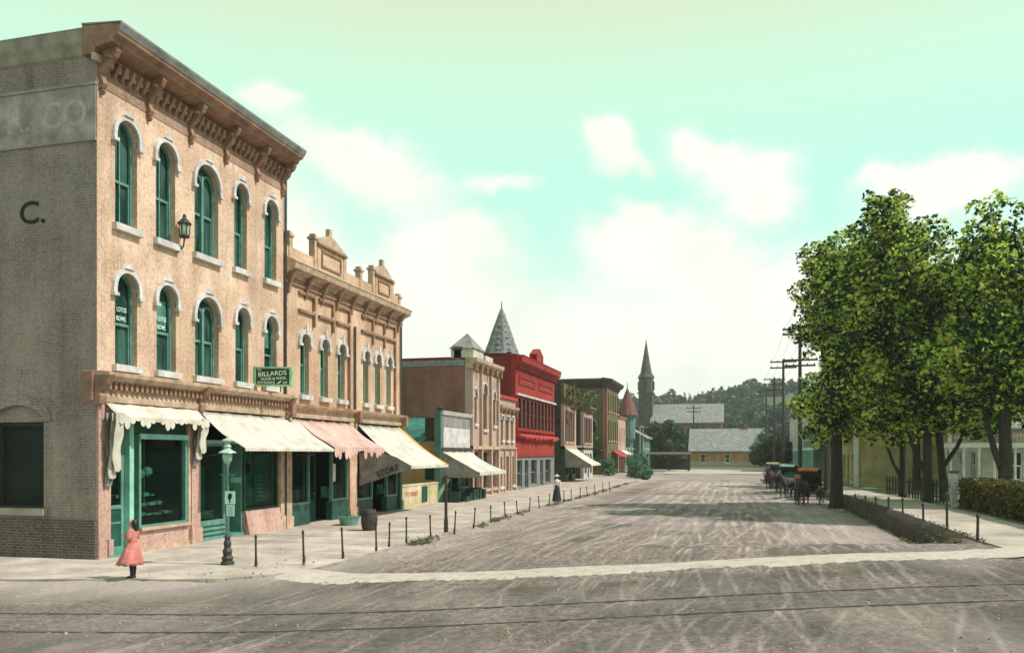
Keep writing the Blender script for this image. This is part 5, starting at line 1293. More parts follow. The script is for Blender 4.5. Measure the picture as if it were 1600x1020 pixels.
for (bs, H, rx, lb, lf, nc) in (((-23.5, 71.9, 0), 9.2, 2.2, 'dark tree filling the gap beside the bright red building', 'leaf_dark', 26), ((-17.6, 93.5, 0), 5.2, 1.5, 'low dark tree between the pink front and the olive building', 'leaf_dark', 18),
        ((-19, 152, 0), 9.5, 4, 'dense dark tree before the church tower', 'leaf_dark', 34), ((-13, 156, 0), 9.0, 4, 'broad dark tree under the left part of the church roof', 'leaf_dark', 34), ((-7.8, 190, 0), 8.6, 4.6, 'tree standing between the church and the long shed', 'leaf_dark', 34),
        ((-1, 192, 0), 9.6, 4.5, 'rounded tree just behind the long shed roof', 'leaf_far', 30), ((8.5, 168, 0), 8.6, 3.6, 'bushy tree at the right end of the long shed', 'leaf_far', 30),
        ((9.0, 205, 0), 15.5, 5, 'tall far tree rising behind the telegraph poles', 'leaf_far', 34), ((5.5, 133, 0), 4.6, 2.6, 'dark reddish low tree at the right of the street end', 'leaf_dark', 24), ((-14.5, 198, 0), 9.2, 4.2, 'far tree standing before the middle of the church wall', 'leaf_dark', 30), ((-20.5, 196, 0), 10.5, 3.6, 'far tree at the foot of the church steeple', 'leaf_dark', 30), ((4, 215, 0), 14, 4.5, 'far tree closing the gap right of the church roof', 'leaf_far', 30), ((-4.5, 183, 0), 8.4, 3.2, 'round tree touching the left end of the long shed', 'leaf_far', 26), ((-25.5, 170, 0), 9, 4, 'dark tree behind the far green house', 'leaf_dark', 26)):
    tree('tree', lb, bs, H, [(0, 0, H * .58, rx, rx, H * .42)], .2, leaf=lf, nclump=nc, per=70, size=.30, cr=(.8, 1.5), bmin=.9)
for (x, y, z) in ((-25.0, 73.2, 0), ): pass
iv = empty('ivy_growth', (XF - .4, 83.0, 7.4), 'yellow green vine hanging over the cornices of the pink striped fronts', 'vine')
C = [(XF + .1 + rng.uniform(-.5, .6), rng.uniform(75, 89.5), rng.uniform(7.0, 8.9)) for _ in range(46)]
P, S = clumps(C, [rng.uniform(.35, .6) for _ in C], 60, .15); quadleaves('foliage', P, S, 'leaf_hedge', iv)

# ================================================================== RIGHT SIDE
yb = empty('yellow_building', (8.6, 66, 0), 'plain ochre yellow building with blank side wall behind the maples', 'building')
MB(FS(66)).box(8.6, 20, -.3, 0, -.1, 5.4).build('side_wall', 'wall_yellow', yb)
mb = MB(FR(8.6)); wall(mb, 66.3, 75, -.1, 5.4, -.3, 0, [[(68, 1.2, .6, 2.6, 0), (70.5, 1.0, .1, 2.6, 0), (73, 1.2, .6, 2.6, 0)]]); mb.build('front_wall', 'wall_yellow', yb)
for c, w, z_ in ((68, 1.2, .6), (70.5, 1, .1), (73, 1.2, .6)): window(FR(8.6), yb, c, w, z_, 2.6, 0, frame='paint_white', glz='glazing_dark')
MB().box(8.5, 20.2, 65.9, 75.1, 5.4, 5.6).build('roof', 'roof_tar', yb)
MB().box(19.7, 20, 66.3, 75, -.1, 5.4).build('side_wall', 'wall_yellow', yb)
MB().box(8.45, 8.75, 65.85, 66.1, -.1, 5.3).build('corner_board', 'paint_white', yb)

def porch_shop(name, label, X, Y0_, Y1_, H, m_):
    h = empty(name, (X, Y0_, 0), label, 'building')
    n = max(2, int((Y1_ - Y0_) / 3)); st = (Y1_ - Y0_ - .3) / n; rows = [[(Y0_ + .3 + st * (i + .5), .9, .5, 2.6, 0) for i in range(n)], [(Y0_ + .3 + st * (i + .5), .8, 3.9, 5.6, 0) for i in range(n)]]
    mb = MB(FR(X)); wall(mb, Y0_ + .3, Y1_, -.1, H, -.3, 0, rows); mb.build('front_wall', m_, h)
    for r_ in rows:
        for o_ in r_: window(FR(X), h, o_[0], o_[1], o_[2], o_[3], 0, frame='paint_white', glz='glazing_dark', detail=False)
    mb = MB(FS(Y0_)); rr_ = [[(X + 2.2, .9, 3.9, 5.6, 0), (X + 5, .9, 3.9, 5.6, 0)]]; wall(mb, X, X + 9, -.1, H, -.3, 0, rr_); mb.build('side_wall', m_, h)
    for o_ in rr_[0]: window(FS(Y0_), h, o_[0], o_[1], o_[2], o_[3], 0, frame='paint_white', glz='glazing_dark', detail=False)
    MB().box(X - .35, X + 9.1, Y0_ - .1, Y1_ + .1, H, H + .25).build('roof', 'slate', h)
    MB(FR(X)).profile([(0, 3.25), (2.3, 2.95), (2.3, 3.08), (0, 3.42)], Y0_, Y1_).build('porch_roof', 'paint_teal_light', h)
    y = Y0_ + .1
    while y < Y1_: MB(FR(X)).box(y, y + .13, 2.1, 2.23, .1, 2.98).build('porch_post', 'paint_teal_light', h); y += 2.1
    MB().box(X + 8.7, X + 9, Y0_ + .3, Y1_, -.1, H).build('rear_wall', m_, h)
    return h
porch_shop('teal_porch_shop', 'teal fronted shop with long posted porch behind the large kerb tree', 8.7, 78, 91, 6.9, 'paint_teal')
porch_shop('green_porch_shop', 'green two storey shop with porch past the teal one', 8.9, 93, 106, 6.3, 'house_teal')
gable_house('pale_gable_house', 'pale gabled house half hidden by the telegraph poles', 8.2, 15.5, 126, 138, 8.4, 12.3, 'house_pale', 'slate', 'Y')
gable_house('slate_roof_house', 'grey green house between the green porch shop and the pale gabled house', 9.0, 17, 109, 121, 6.2, 9.0, 'house_teal', 'slate', 'Y')
# house with the white porch
hw = gable_house('porch_house', 'grey house with white columned corner porch behind the clipped hedge', 13.5, 23, 52.5, 62, 6.6, 9.4, 'house_pale', 'slate_pale', 'Y', z0=.2)
zb_ = Z(12, 50)
pc = MB().box(11.2, 15.6, 50.0, 52.4, zb_, zb_ + .35); po = pc.build('porch_floor', 'paint_white', hw)
for (x, y) in [(11.35, 50.15), (12.0, 50.15), (12.75, 50.15), (13.5, 50.15), (14.5, 50.15), (15.4, 50.15), (11.35, 51.2), (11.35, 52.2)]:
    MB().lathe((x, y, zb_), [(.11, .35), (.11, .45), (.075, .5), (.065, 2.45), (.11, 2.5), (.11, 2.6)], 10).build('column', 'paint_white', hw)
MB().box(11.15, 15.7, 49.95, 52.4, zb_ + 2.6, zb_ + 2.85).build('porch_beam', 'paint_white', hw)
bal = MB(); x = 11.3
while x < 15.5: bal.box(x, x + .06, 50.05, 50.11, zb_ + 2.85, zb_ + 3.4); x += .16
y = 50.2
while y < 52.3: bal.box(11.25, 11.31, y, y + .06, zb_ + 2.85, zb_ + 3.4); y += .16
bal.box(11.2, 15.6, 50.02, 50.14, zb_ + 3.4, zb_ + 3.5); bal.box(11.2, 11.34, 50.1, 52.4, zb_ + 3.4, zb_ + 3.5); bal.build('balustrade', 'brick_pink', hw)
MB().profile([(49.9, zb_ + 3.52), (52.5, zb_ + 4.6), (52.5, zb_ + 4.72), (49.9, zb_ + 3.64)], 11.0, 15.8).build('porch_roof', 'slate_pale', hw)
for (x, y) in ((11.3, 50.1), (13.4, 50.1), (15.5, 50.1)): MB().box(x - .08, x + .08, y - .06, y + .08, zb_ + 2.85, zb_ + 3.55).build('upper_post', 'paint_white', hw)

# hedge and black board fence
hg = empty('clipped_hedge', (8.7, 29.5, Z(8.7, 29.5)), 'clipped olive green hedge along the right pavement', 'hedge')
n = 15000; y = rng.uniform(22.5, 35.2, n); f_ = rng.random(n); x = np.where(f_ < .45, 8.3 + rng.normal(0, .05, n), 8.3 + 1.0 * rng.random(n)); zt_ = gz(x, y) + 1.08 + .05 * np.sin(y * 4) + rng.normal(0, .03, n)
z = np.where(f_ < .45, gz(x, y) + rng.random(n) * 1.1, np.where(f_ < .8, zt_, gz(x, y) + rng.random(n) * 1.1)); sel = f_ > .93; y[sel] = 35.2 + rng.normal(0, .05, sel.sum()); sel = (f_ > .84) & (f_ <= .93); y[sel] = 22.5 + rng.normal(0, .06, sel.sum())
quadleaves('foliage', np.stack([x, y, z], 1), np.full(n, .055) * rng.uniform(.7, 1.4, n), 'leaf_hedge', hg)
MB().box(8.5, 9.1, 22.9, 34.8, .35, 1.45).build('branches', 'bank_earth', hg)
gp = empty('gate_post', (8.25, 35.9, Z(8.25, 35.9)), 'weathered square gate post at the far end of the hedge', 'post')
MB().box(8.14, 8.36, 35.8, 36.02, Z(8.2, 35.9), Z(8.2, 35.9) + 1.35).build('shaft', 'house_pale', gp); MB().flat([(8.1, 35.76), (8.4, 35.76), (8.4, 36.06), (8.1, 36.06)], Z(8.2, 35.9) + 1.35, Z(8.2, 35.9) + 1.43).build('cap', 'wood_weathered', gp)
bf = empty('board_fence', (8.3, 37, Z(8.3, 37)), 'black paling fence behind the maple trunks', 'fence')
p0 = None; i = 0; y = 36.7
while y < 52:
    zz = Z(8.3, y)
    if p0 is None:
        pk = MB().prism([(8.28, zz + .02), (8.36, zz + .02), (8.36, zz + .95), (8.32, zz + 1.06), (8.28, zz + .95)], y - .03, y + .03).build('paling', 'fence_dark', bf); p0 = (y, zz)
    else:
        c = pk.copy(); COL.objects.link(c); c.parent = bf; c.location = (0, y - p0[0], zz - p0[1]); c.rotation_euler = (0, R(rng.uniform(-1, 1)), 0)
    y += .62 if y < 44 else .9; i += 1
for dz in (.3, .8): MB().tube([(8.36, 36.5, Z(8.3, 36.5) + dz), (8.36, 44, Z(8.3, 44) + dz), (8.36, 52, Z(8.3, 52) + dz)], .035, 5).build('rail', 'fence_dark', bf)

# maples
z_ = lambda x, y: Z(x, y)
GR = 'maples along the right pavement'
tree('maple_tree', 'large maple at the kerb with thick black trunk beside the buggy', (4.78, 43.8, .0), 14.0, [(.0, 0, 11.0, 1.7, 2.0, 2.1), (-.2, 0, 8.6, 1.6, 1.8, 1.2), (2.0, 0, 9.2, 2.1, 2.2, 3.3), (1.5, 0, 6.4, 2.2, 2.2, 1.7), (-.2, .2, 4.6, 1.4, 1.6, 1.0), (2.4, .2, 4.4, 1.8, 1.6, 1.1)], .30, group=GR, nclump=230, per=260, size=.115)
tree('maple_tree', 'tallest maple whose crown peaks highest over the palings', (8.0, 39.5, z_(8, 39.5)), 14.0, [(-1.8, -.3, 11.3, 1.2, 1.5, 1.7), (-1.2, -.3, 9.6, 2.8, 2.1, 2.3), (-1.6, .3, 7.0, 2.8, 2.3, 2.8), (.5, 0, 8.4, 1.6, 1.6, 1.6), (1.0, 0, 5.9, 2.3, 2.0, 2.4), (-.4, 0, 4.2, 2.8, 1.8, .9)], .18, group=GR, nclump=340, per=260, size=.115, fork=[(-.9, .1, 2.4, 1.2)])
tree('maple_tree', 'leaning maple with a side limb, right of the tallest one', (8.85, 40.3, z_(8.8, 40)), 12.0, [(0.9, 0, 7.3, 2.4, 2.2, 2.4), (1.3, 0, 4.6, 2.6, 2.0, 1.4)], .17, group=GR, nclump=120, per=220, size=.14, lean=(-.5, 0), fork=[(1.2, .2, 2.3, 1.6)])
tree('maple_tree', 'slim forked maple nearest to the yellow building', (8.1, 45.5, z_(8.1, 45.5)), 11.0, [(-.4, .4, 5.6, 2.4, 2.4, 2.4)], .16, group=GR, nclump=80, per=210, size=.15, fork=[(-.9, 0, 2.2, .9)])
tree('maple_tree', 'maple at the right edge of the view rising beyond the hedge', (10.1, 36.2, z_(10, 36)), 13.0, [(-.3, 0, 10.1, .8, 1.1, 1.7), (.0, 0, 7.9, 1.9, 1.9, 2.1), (-.6, 0, 5.6, 2.4, 2.0, 1.8), (2.0, 0, 7.6, 2.0, 1.9, 3.2), (1.6, 0, 4.8, 1.9, 1.6, 1.2)], .24, group=GR, nclump=230, per=260, size=.115, fork=[(-.8, 0, 3.0, 1.2)])
tree('maple_tree', 'farther maple over the roof of the yellow building', (11.5, 60, .2), 13.0, [(0, 0, 7.2, 3.6, 3.0, 3.6)], .25, group=GR, nclump=80, per=150, size=.19)
tree('maple_tree', 'dark maple behind the porch house', (19.5, 66, .2), 15.5, [(0, 0, 8.8, 4.6, 4.0, 4.6)], .3, group=GR, nclump=90, per=130, size=.24, leaf='leaf_dark')
tree('maple_tree', 'small maple overhanging the porch of the teal shop', (7.0, 70, .1), 10.0, [(0, 0, 6.4, 2.3, 2.6, 3.2)], .16, group=GR, nclump=44, per=120, size=.2)

# ================================================================== POLES
def pole(x, y, H, arms, label, lean=0):
    root = empty('telegraph_pole', (x, y, 0), label, 'utility pole', 'telegraph poles along the street')
    MB().tube([(x, y, -.2), (x + lean * .5, y, H * .5), (x + lean, y, H)], [.20, .17, .13], 8).build('shaft', 'wood_dark', root)
    for (z, w) in arms:
        a = MB().box(x + lean - w, x + lean + w, y - .12, y - .03, z - .08, z + .08).build('crossarm', 'wood_dark', root)
        q = -w + .15
        while q < w: MB().lathe((x + lean + q, y - .075, z + .06), [(.02, 0), (.05, .03), (.05, .12), (.02, .16)], 6).build('insulator', 'paint_teal_dark', a); q += w / 2.2
    return root
PO = [(5.55, 56, 14.2, [(13.6, 1.4)], 'nearest telegraph pole, half buried in the maple leaves'),
      (5.5, 78, 14.0, [(13.75, 1.5), (13.3, 1.5), (11.0, 1.5), (10.5, 1.3)], 'tallest looking telegraph pole with four crossarms, left of the maples'),
      (5.4, 103, 13.8, [(13.5, 1.5), (12.8, 1.5)], 'second telegraph pole left of the maples'),
      (5.4, 127, 13.8, [(13.5, 1.5), (12.8, 1.5), (12.0, 1.4)], 'third telegraph pole left of the maples'),
      (5.3, 157, 14.2, [(13.9, 1.5), (13.1, 1.5)], 'fourth telegraph pole left of the maples, furthest down the right kerb'),
      (-9.0, 187, 13.4, [(12.7, 1.6), (11.9, 1.4)], 'distant telegraph pole standing before the church roof'),
      (-14.2, 222, 14.5, [(13.9, 1.4)], 'thin distant telegraph pole seen over the church roof slope')]
poles = [pole(*p) for p in PO]
for q in range(4):
    w = MB(); off = (-1.3, -.5, .5, 1.3)[q]
    pts = []
    for (a, b_) in zip(PO[:4], PO[1:5]):
        za, zb2 = a[3][0][0] + .2, b_[3][0][0] + .2
        for j in range(9): t = j / 8; pts.append((a[0] + (b_[0] - a[0]) * t + off, a[1] + (b_[1] - a[1]) * t - .07, za + (zb2 - za) * t - 1.0 * 4 * t * (1 - t) * .5))
    w.tube(pts, .011, 4)
    tag(w.build('telegraph_wire', 'iron', loc=(PO[0][0], PO[0][1], 13.6)), ['outermost street side wire strung between the telegraph poles', 'second wire from the street strung between the telegraph poles', 'third wire from the street strung between the telegraph poles', 'wire nearest the houses strung between the telegraph poles'][q], 'wire', 'telegraph wires')

# ================================================================== KERB POSTS
def make_post(x, y, z, h, r, label, group, lean=0):
    root = empty('hitching_post', (x, y, z), label, 'post', group)
    MB().tube([(x, y, z - .1), (x + lean * .5, y, z + h * .5), (x + lean, y, z + h)], [r * 1.15, r, r * .9], 7).build('shaft', 'wood_dark', root)
    MB().lathe((x, y, z), [(r * 1.5, -.05), (r * 1.4, h * .24), (r * 1.1, h * .3)], 7).build('sleeve', 'iron', root)
    MB().lathe((x + lean, y, z + h), [(r * 1.25, -.03), (r * 1.3, .03), (r * .5, .07)], 7).build('cap', 'iron', root)
    return root
ordn = ['first', 'second', 'third', 'fourth', 'fifth', 'sixth', 'seventh', 'eighth', 'ninth', 'tenth', 'eleventh', 'twelfth', 'thirteenth', 'fourteenth', 'fifteenth', 'sixteenth', 'seventeenth', 'eighteenth', 'nineteenth', 'twentieth', 'twenty-first', 'twenty-second', 'twenty-third']
def gpt(px, py, z=0.0):
    d = 1296 * (EYE - z) / (py - 708.0); l = (px - 800) / 1296.0 * d; c, s = math.cos(TH), math.sin(TH)
    return l * c - d * s, l * s + d * c
LP = [(400, 890, .72), (475, 888, .80), (536, 877, .76), (588, 865, .80), (608, 858, .72), (635, 852, .80), (673, 842, .72), (710, 836, .76), (740, 827, .74), (767, 818, .66), (790, 811, .68), (809, 806, .62), (827, 801, .66), (843, 796, .62), (858, 792, .64), (881, 786, .66), (893, 782, .62), (906, 779, .66), (918, 776, .62), (930, 773, .64), (942, 770, .62), (953, 767, .62)]
for i, (px, py, h) in enumerate(LP):
    x, y = gpt(px, py, .02)
    make_post(x, y, .0 if i > 2 else .05, h, .025, 'slim dark hitching post on the left kerb, %s from the street lamp' % ordn[i], 'hitching posts along the left kerb', lean=random.uniform(-.06, .06))
x, y = gpt(697, 836)
make_post(x, y, 0, 1.95, .052, 'tall thick dark post on the left kerb before the false front shop', None)
RP = [(1527, 838, .85), (1480, 832, 1.0), (1443, 824, .8), (1411, 816, .85), (1388, 811, .8), (1368, 806, .75), (1352, 801, .75), (1336, 796, .75)]
for i, (px, py, h) in enumerate(RP):
    t = (px - 800) / 1296.0; X_ = 5.52; d = X_ / (t * math.cos(TH) - math.sin(TH)); y = d * (t * math.sin(TH) + math.cos(TH)); zz = Z(5.7, y) - .35
    # visible height rises above the pavement
    ztop = EYE - (( {1527: 806, 1480: 772, 1443: 788, 1411: 780, 1388: 779, 1368: 778, 1352: 776, 1336: 773}[px]) - 708) * d / 1296.0
    make_post(X_, y, zz, ztop - zz, .034, 'thin dark post on the right bank, %s from the stone crossing' % ordn[i], 'posts along the right bank', lean=random.uniform(-.02, .02))

# ================================================================== STREET LAMP
lx, ly = -11.50, 17.02; lz = .10
lamp = empty('street_lamp', (lx, ly, lz), 'teal iron gas street lamp with ornate foot on the corner', 'street lamp')
MB().lathe((lx, ly, lz), [(.17, 0), (.17, .06), (.12, .09), (.15, .16), (.10, .22), (.125, .32), (.08, .40), (.10, .50), (.07, .58), (.075, .66), (.05, .72)], 12, flute=.10).build('foot', 'iron', lamp)
MB().lathe((lx, ly, lz), [(.045, .7), (.038, 1.4), (.048, 1.42), (.036, 1.46), (.03, 2.28), (.048, 2.3), (.048, 2.34), (.025, 2.38)], 12).build('column', 'iron_teal', lamp)
MB().tube([(lx - .2, ly, lz + 2.1), (lx + .2, ly, lz + 2.1)], .014, 5).build('ladder_bar', 'iron_teal', lamp)
MB().lathe((lx, ly, lz), [(.05, 2.36), (.10, 2.45), (.115, 2.55), (.08, 2.62)], 14).build('globe', 'lamp_glass', lamp, smooth=True)
MB().lathe((lx, ly, lz), [(.205, 2.61), (.195, 2.63), (.09, 2.69), (.06, 2.72)], 16).build('shade', 'lamp_white', lamp)
MB().lathe((lx, ly, lz), [(.05, 2.70), (.09, 2.76), (.05, 2.82), (.03, 2.84), (.13, 2.90), (.12, 2.92), (.02, 2.96), (.02, 3.02)], 12).build('finial', 'lamp_white', lamp)
LPf = lambda u, v, z: (lx + u, ly - v, lz + z)
ns = MB(LPf).box(-.02, .24, .055, .07, 1.42, 1.72).build('notice', 'letter_mint', lamp)
MB(LPf).prism([(.06, 1.54), (.06, 1.62), (.09, 1.67), (.15, 1.67), (.17, 1.61), (.15, 1.55), (.125, 1.53), (.125, 1.45), (.09, 1.45), (.09, 1.52)], .072, .075).build('printed_mark', 'letter_black', ns)
ns = MB(LPf).box(.02, .22, .055, .07, 1.14, 1.40).build('notice', 'letter_mint', lamp)
for i in range(5): MB(LPf).box(.05, .19, .0705, .073, 1.18 + i * .04, 1.19 + i * .04).build('printed_line', 'iron_teal', ns)
MB(LPf).box(.10, .36, .02, .04, 1.92, 2.05).build('street_name_plate', 'goods_teal', lamp)

# ================================================================== PEOPLE
def girl():
    gx, gy = gpt(207, 911, .0); g0 = (gx, gy, Z(gx, gy) + .05 if False else .0)
    zb = max(0.0, Z(gx, gy)); zb = .10 if gy > 13.5 else 0.0
    root = empty('person', (gx, gy, zb), 'girl in a pink dress with black stockings standing at the corner', 'person', rz=R(105))
    # local axes: she faces +Y (turned so that we see her from behind, a little from her left)
    H = 1.30; s = H / 1.30
    N = []; E_ = []
    def n(p, r): N.append((tuple(a * s for a in p), r if isinstance(r, tuple) else r * s)); return len(N) - 1
    pel = n((0, 0, .66), (.105, .08)); wa = n((0, 0, .78), (.085, .07)); chs = n((0, .0, .92), (.10, .075)); sh = n((0, -.005, 1.01), (.075, .055)); nk = n((0, .0, 1.06), .036)
    jw = n((0, .012, 1.11), (.056, .062)); hd = n((0, .0, 1.18), (.074, .084)); tp = n((0, -.008, 1.24), (.058, .066))
    E_ += [(pel, wa), (wa, chs), (chs, sh), (sh, nk), (nk, jw), (jw, hd), (hd, tp)]
    ns_ = n((0, .092, 1.155), .012); E_.append((hd, ns_))
    for sg in (-1, 1):
        ea = n((sg * .078, -.004, 1.165), .012); E_.append((hd, ea))
        s1_ = n((sg * .115, -.005, 1.0), .038); el = n((sg * .185, -.02, .83), .030); wr = n((sg * .07, .13, .86), .020); pm = n((sg * .02, .155, .88), (.022, .016))
        E_ += [(sh, s1_), (s1_, el), (el, wr), (wr, pm)]
        for f in range(4): ft = n((-sg * .025, .165 - .004 * f, .90 - .014 * f), .0065); E_.append((pm, ft))
        th_ = n((sg * .015, .165, .915), .0075); E_.append((pm, th_))
        hp = n((sg * .06, 0, .60), .066); kn = n((sg * .055, .012, .345), .043); cf = n((sg * .05, -.012, .22), .038); an = n((sg * .045, -.01, .07), .024); toe = n((sg * .055, .09, .025), (.026, .018)); hl = n((sg * .045, -.035, .028), .022)
        E_ += [(pel, hp), (hp, kn), (kn, cf), (cf, an), (an, toe), (an, hl)]
    skin('body', N, E_, 'skin', root, root=0)
    # dress: fitted bodice, full pleated skirt
    d = MB(); NS = 40; prof = [(.062, .05, 1.04), (.12, .075, 1.015), (.125, .092, .95), (.112, .09, .86), (.098, .08, .78), (.135, .11, .72), (.19, .16, .60), (.235, .20, .48), (.27, .235, .37), (.285, .25, .30)]
    pts = []
    for i, (rx, ry, z) in enumerate(prof):
        for j in range(NS):
            a = 2 * math.pi * j / NS; k_ = max(0, (i - 4) / 5.0); f = 1 + .075 * k_ * math.sin(a * 9 + i * .2) + .03 * k_ * math.sin(a * 4 + 1); fl = .05 * k_ * k_
            pts.append((rx * f * math.cos(a) - fl * .8, ry * f * math.sin(a) + fl * .9, z + .012 * k_ * math.sin(a * 9)))
    fs = [(i * NS + j, i * NS + (j + 1) % NS, (i + 1) * NS + (j + 1) % NS, (i + 1) * NS + j) for i in range(len(prof) - 1) for j in range(NS)]
    m_ = len(pts); inner = [(x * .96, y * .96, z) for x, y, z in pts]
    fs2 = [tuple(m_ + q for q in reversed(f)) for f in fs] + [((len(prof) - 1) * NS + j, m_ + (len(prof) - 1) * NS + j, m_ + (len(prof) - 1) * NS + (j + 1) % NS, (len(prof) - 1) * NS + (j + 1) % NS) for j in range(NS)] + [(j, (j + 1) % NS, m_ + (j + 1) % NS, m_ + j) for j in range(NS)]
    make_obj('dress', pts + inner, fs + fs2, 'dress_pink', root, smooth=True)
    sl = MB()
    for sg in (-1, 1):
        sl.tube([(sg * .10, -.005, 1.01), (sg * .15, -.012, .93), (sg * .19, -.02, .84), (sg * .13, .06, .85), (sg * .085, .115, .86)], [.05, .062, .055, .045, .032], 10)
    sl.build('sleeves', 'dress_pink', None, loc=(0, 0, 0), smooth=True).parent = root
    b = MB().lathe((0, 0, .765), [(.104, -.02), (.108, 0), (.104, .025)], 20); o = b.build('sash', 'goods_red', None, loc=(0, 0, 0)); o.parent = root; o.scale = (1, .86, 1)
    # stockings and boots
    st = MB()
    for sg in (-1, 1):
        st.tube([(sg * .058, .006, .48), (sg * .055, .012, .345), (sg * .05, -.012, .22), (sg * .045, -.01, .07)], [.062, .050, .046, .034], 10)
        st.tube([(sg * .045, -.045, .035), (sg * .047, -.01, .05), (sg * .052, .04, .036), (sg * .056, .10, .024)], [.026, .040, .034, .022], 8)
    st.build('stockings', 'stocking', None, loc=(0, 0, 0), smooth=True).parent = root
    # hair: full, down to the shoulders, with a bow
    hr = skin('hair', [((0, -.01, 1.225), (.085, .085)), ((0, -.045, 1.17), (.092, .085)), ((0, -.07, 1.10), (.085, .07)), ((0, -.078, 1.03), (.07, .05)), ((.0, -.075, .985), (.04, .03))],
               [(0, 1), (1, 2), (2, 3), (3, 4)], 'hair', root)
    bw = MB()
    for sg in (-1, 1): bw.add([(0, -.135, 1.20), (sg * .10, -.15, 1.26), (sg * .12, -.14, 1.20), (sg * .10, -.15, 1.15), (0, -.165, 1.20)], [(0, 1, 2, 3), (4, 1, 2, 3), (0, 1, 4), (0, 3, 4)])
    ey = MB()
    for sg in (-1, 1): ey.lathe((sg * .028, .078, 1.165), [(.003, -.006), (.008, 0), (.003, .006)], 8)
    ey.build('eyes', 'hair', None, loc=(0, 0, 0)).parent = root
    mo = MB().box(-.018, .018, .074, .080, 1.118, 1.124); mo.build('mouth', 'goods_red', None, loc=(0, 0, 0)).parent = root
    return root
girl()
def woman(px, py, label, rz, H=1.38, top='cloth_white', low='cloth_dark'):
    x, y = gpt(px, py, .1); root = empty('person', (x, y, .1), label, 'person', rz=rz); s = H / 1.62
    N = []; E_ = []
    def n(p, r): N.append((tuple(a * s for a in p), tuple(q * s for q in r) if isinstance(r, tuple) else r * s)); return len(N) - 1
    pel = n((0, 0, .88), (.13, .1)); wa = n((0, 0, 1.02), (.1, .08)); c = n((0, 0, 1.2), (.13, .09)); sh = n((0, 0, 1.34), (.1, .06)); nk = n((0, 0, 1.42), .045); h1 = n((0, .01, 1.5), (.06, .07)); h2 = n((0, 0, 1.57), (.07, .08))
    E_ += [(pel, wa), (wa, c), (c, sh), (sh, nk), (nk, h1), (h1, h2)]; nz_ = n((0, .09, 1.51), .012); E_.append((h2, nz_))
    for sg in (-1, 1):
        a = n((sg * .16, 0, 1.33), .045); b_ = n((sg * .22, -.03, 1.08), .036); w = n((sg * .19, .12, .92), .025); p = n((sg * .18, .17, .87), (.026, .014)); E_ += [(sh, a), (a, b_), (b_, w), (w, p)]
        for f in range(4): t = n((sg * .18 + (f - 1.5) * .016, .2, .81 - .006 * f), .007); E_.append((p, t))
        t = n((sg * .15, .2, .86), .008); E_.append((p, t))
        hp = n((sg * .08, 0, .8), .085); k_ = n((sg * .08, .01, .45), .055); an = n((sg * .08, -.01, .08), .032); to = n((sg * .09, .12, .03), .03); E_ += [(pel, hp), (hp, k_), (k_, an), (an, to)]
    skin('body', N, E_, 'skin', root)
    sc = lambda pr: [(r * s, z * s) for r, z in pr]
    MB().lathe((0, 0, 0), sc([(.07, 1.41), (.15, 1.36), (.17, 1.25), (.13, 1.1), (.11, 1.03)]), 16).build('blouse', top, None, loc=(0, 0, 0), smooth=True).parent = root
    MB().lathe((0, 0, 0), sc([(.115, 1.03), (.17, .9), (.22, .6), (.30, .1), (.31, .04)]), 20, flute=.06).build('skirt', low, None, loc=(0, 0, 0)).parent = root
    sl = MB()
    for sg in (-1, 1): sl.tube([tuple(q * s for q in p) for p in ((sg * .15, 0, 1.34), (sg * .21, -.02, 1.2), (sg * .22, -.03, 1.08), (sg * .2, .09, .95))], [.06 * s, .07 * s, .05 * s, .035 * s], 8)
    sl.build('sleeves', top, None, loc=(0, 0, 0), smooth=True).parent = root
    MB().lathe((0, 0, 0), sc([(.09, 1.6), (.19, 1.6), (.19, 1.62), (.1, 1.64), (.09, 1.70), (.02, 1.72)]), 14).build('hat', top, None, loc=(0, 0, 0)).parent = root
    MB().lathe((0, -.012 * s, 1.555 * s), sc([(.04, -.07), (.085, -.03), (.09, .03), (.06, .07)]), 12).build('hair', 'hair', None, loc=(0, 0, 0)).parent = root
    return root
woman(870, 783, 'woman in white blouse, pale hat and dark skirt on the left pavement', R(200))

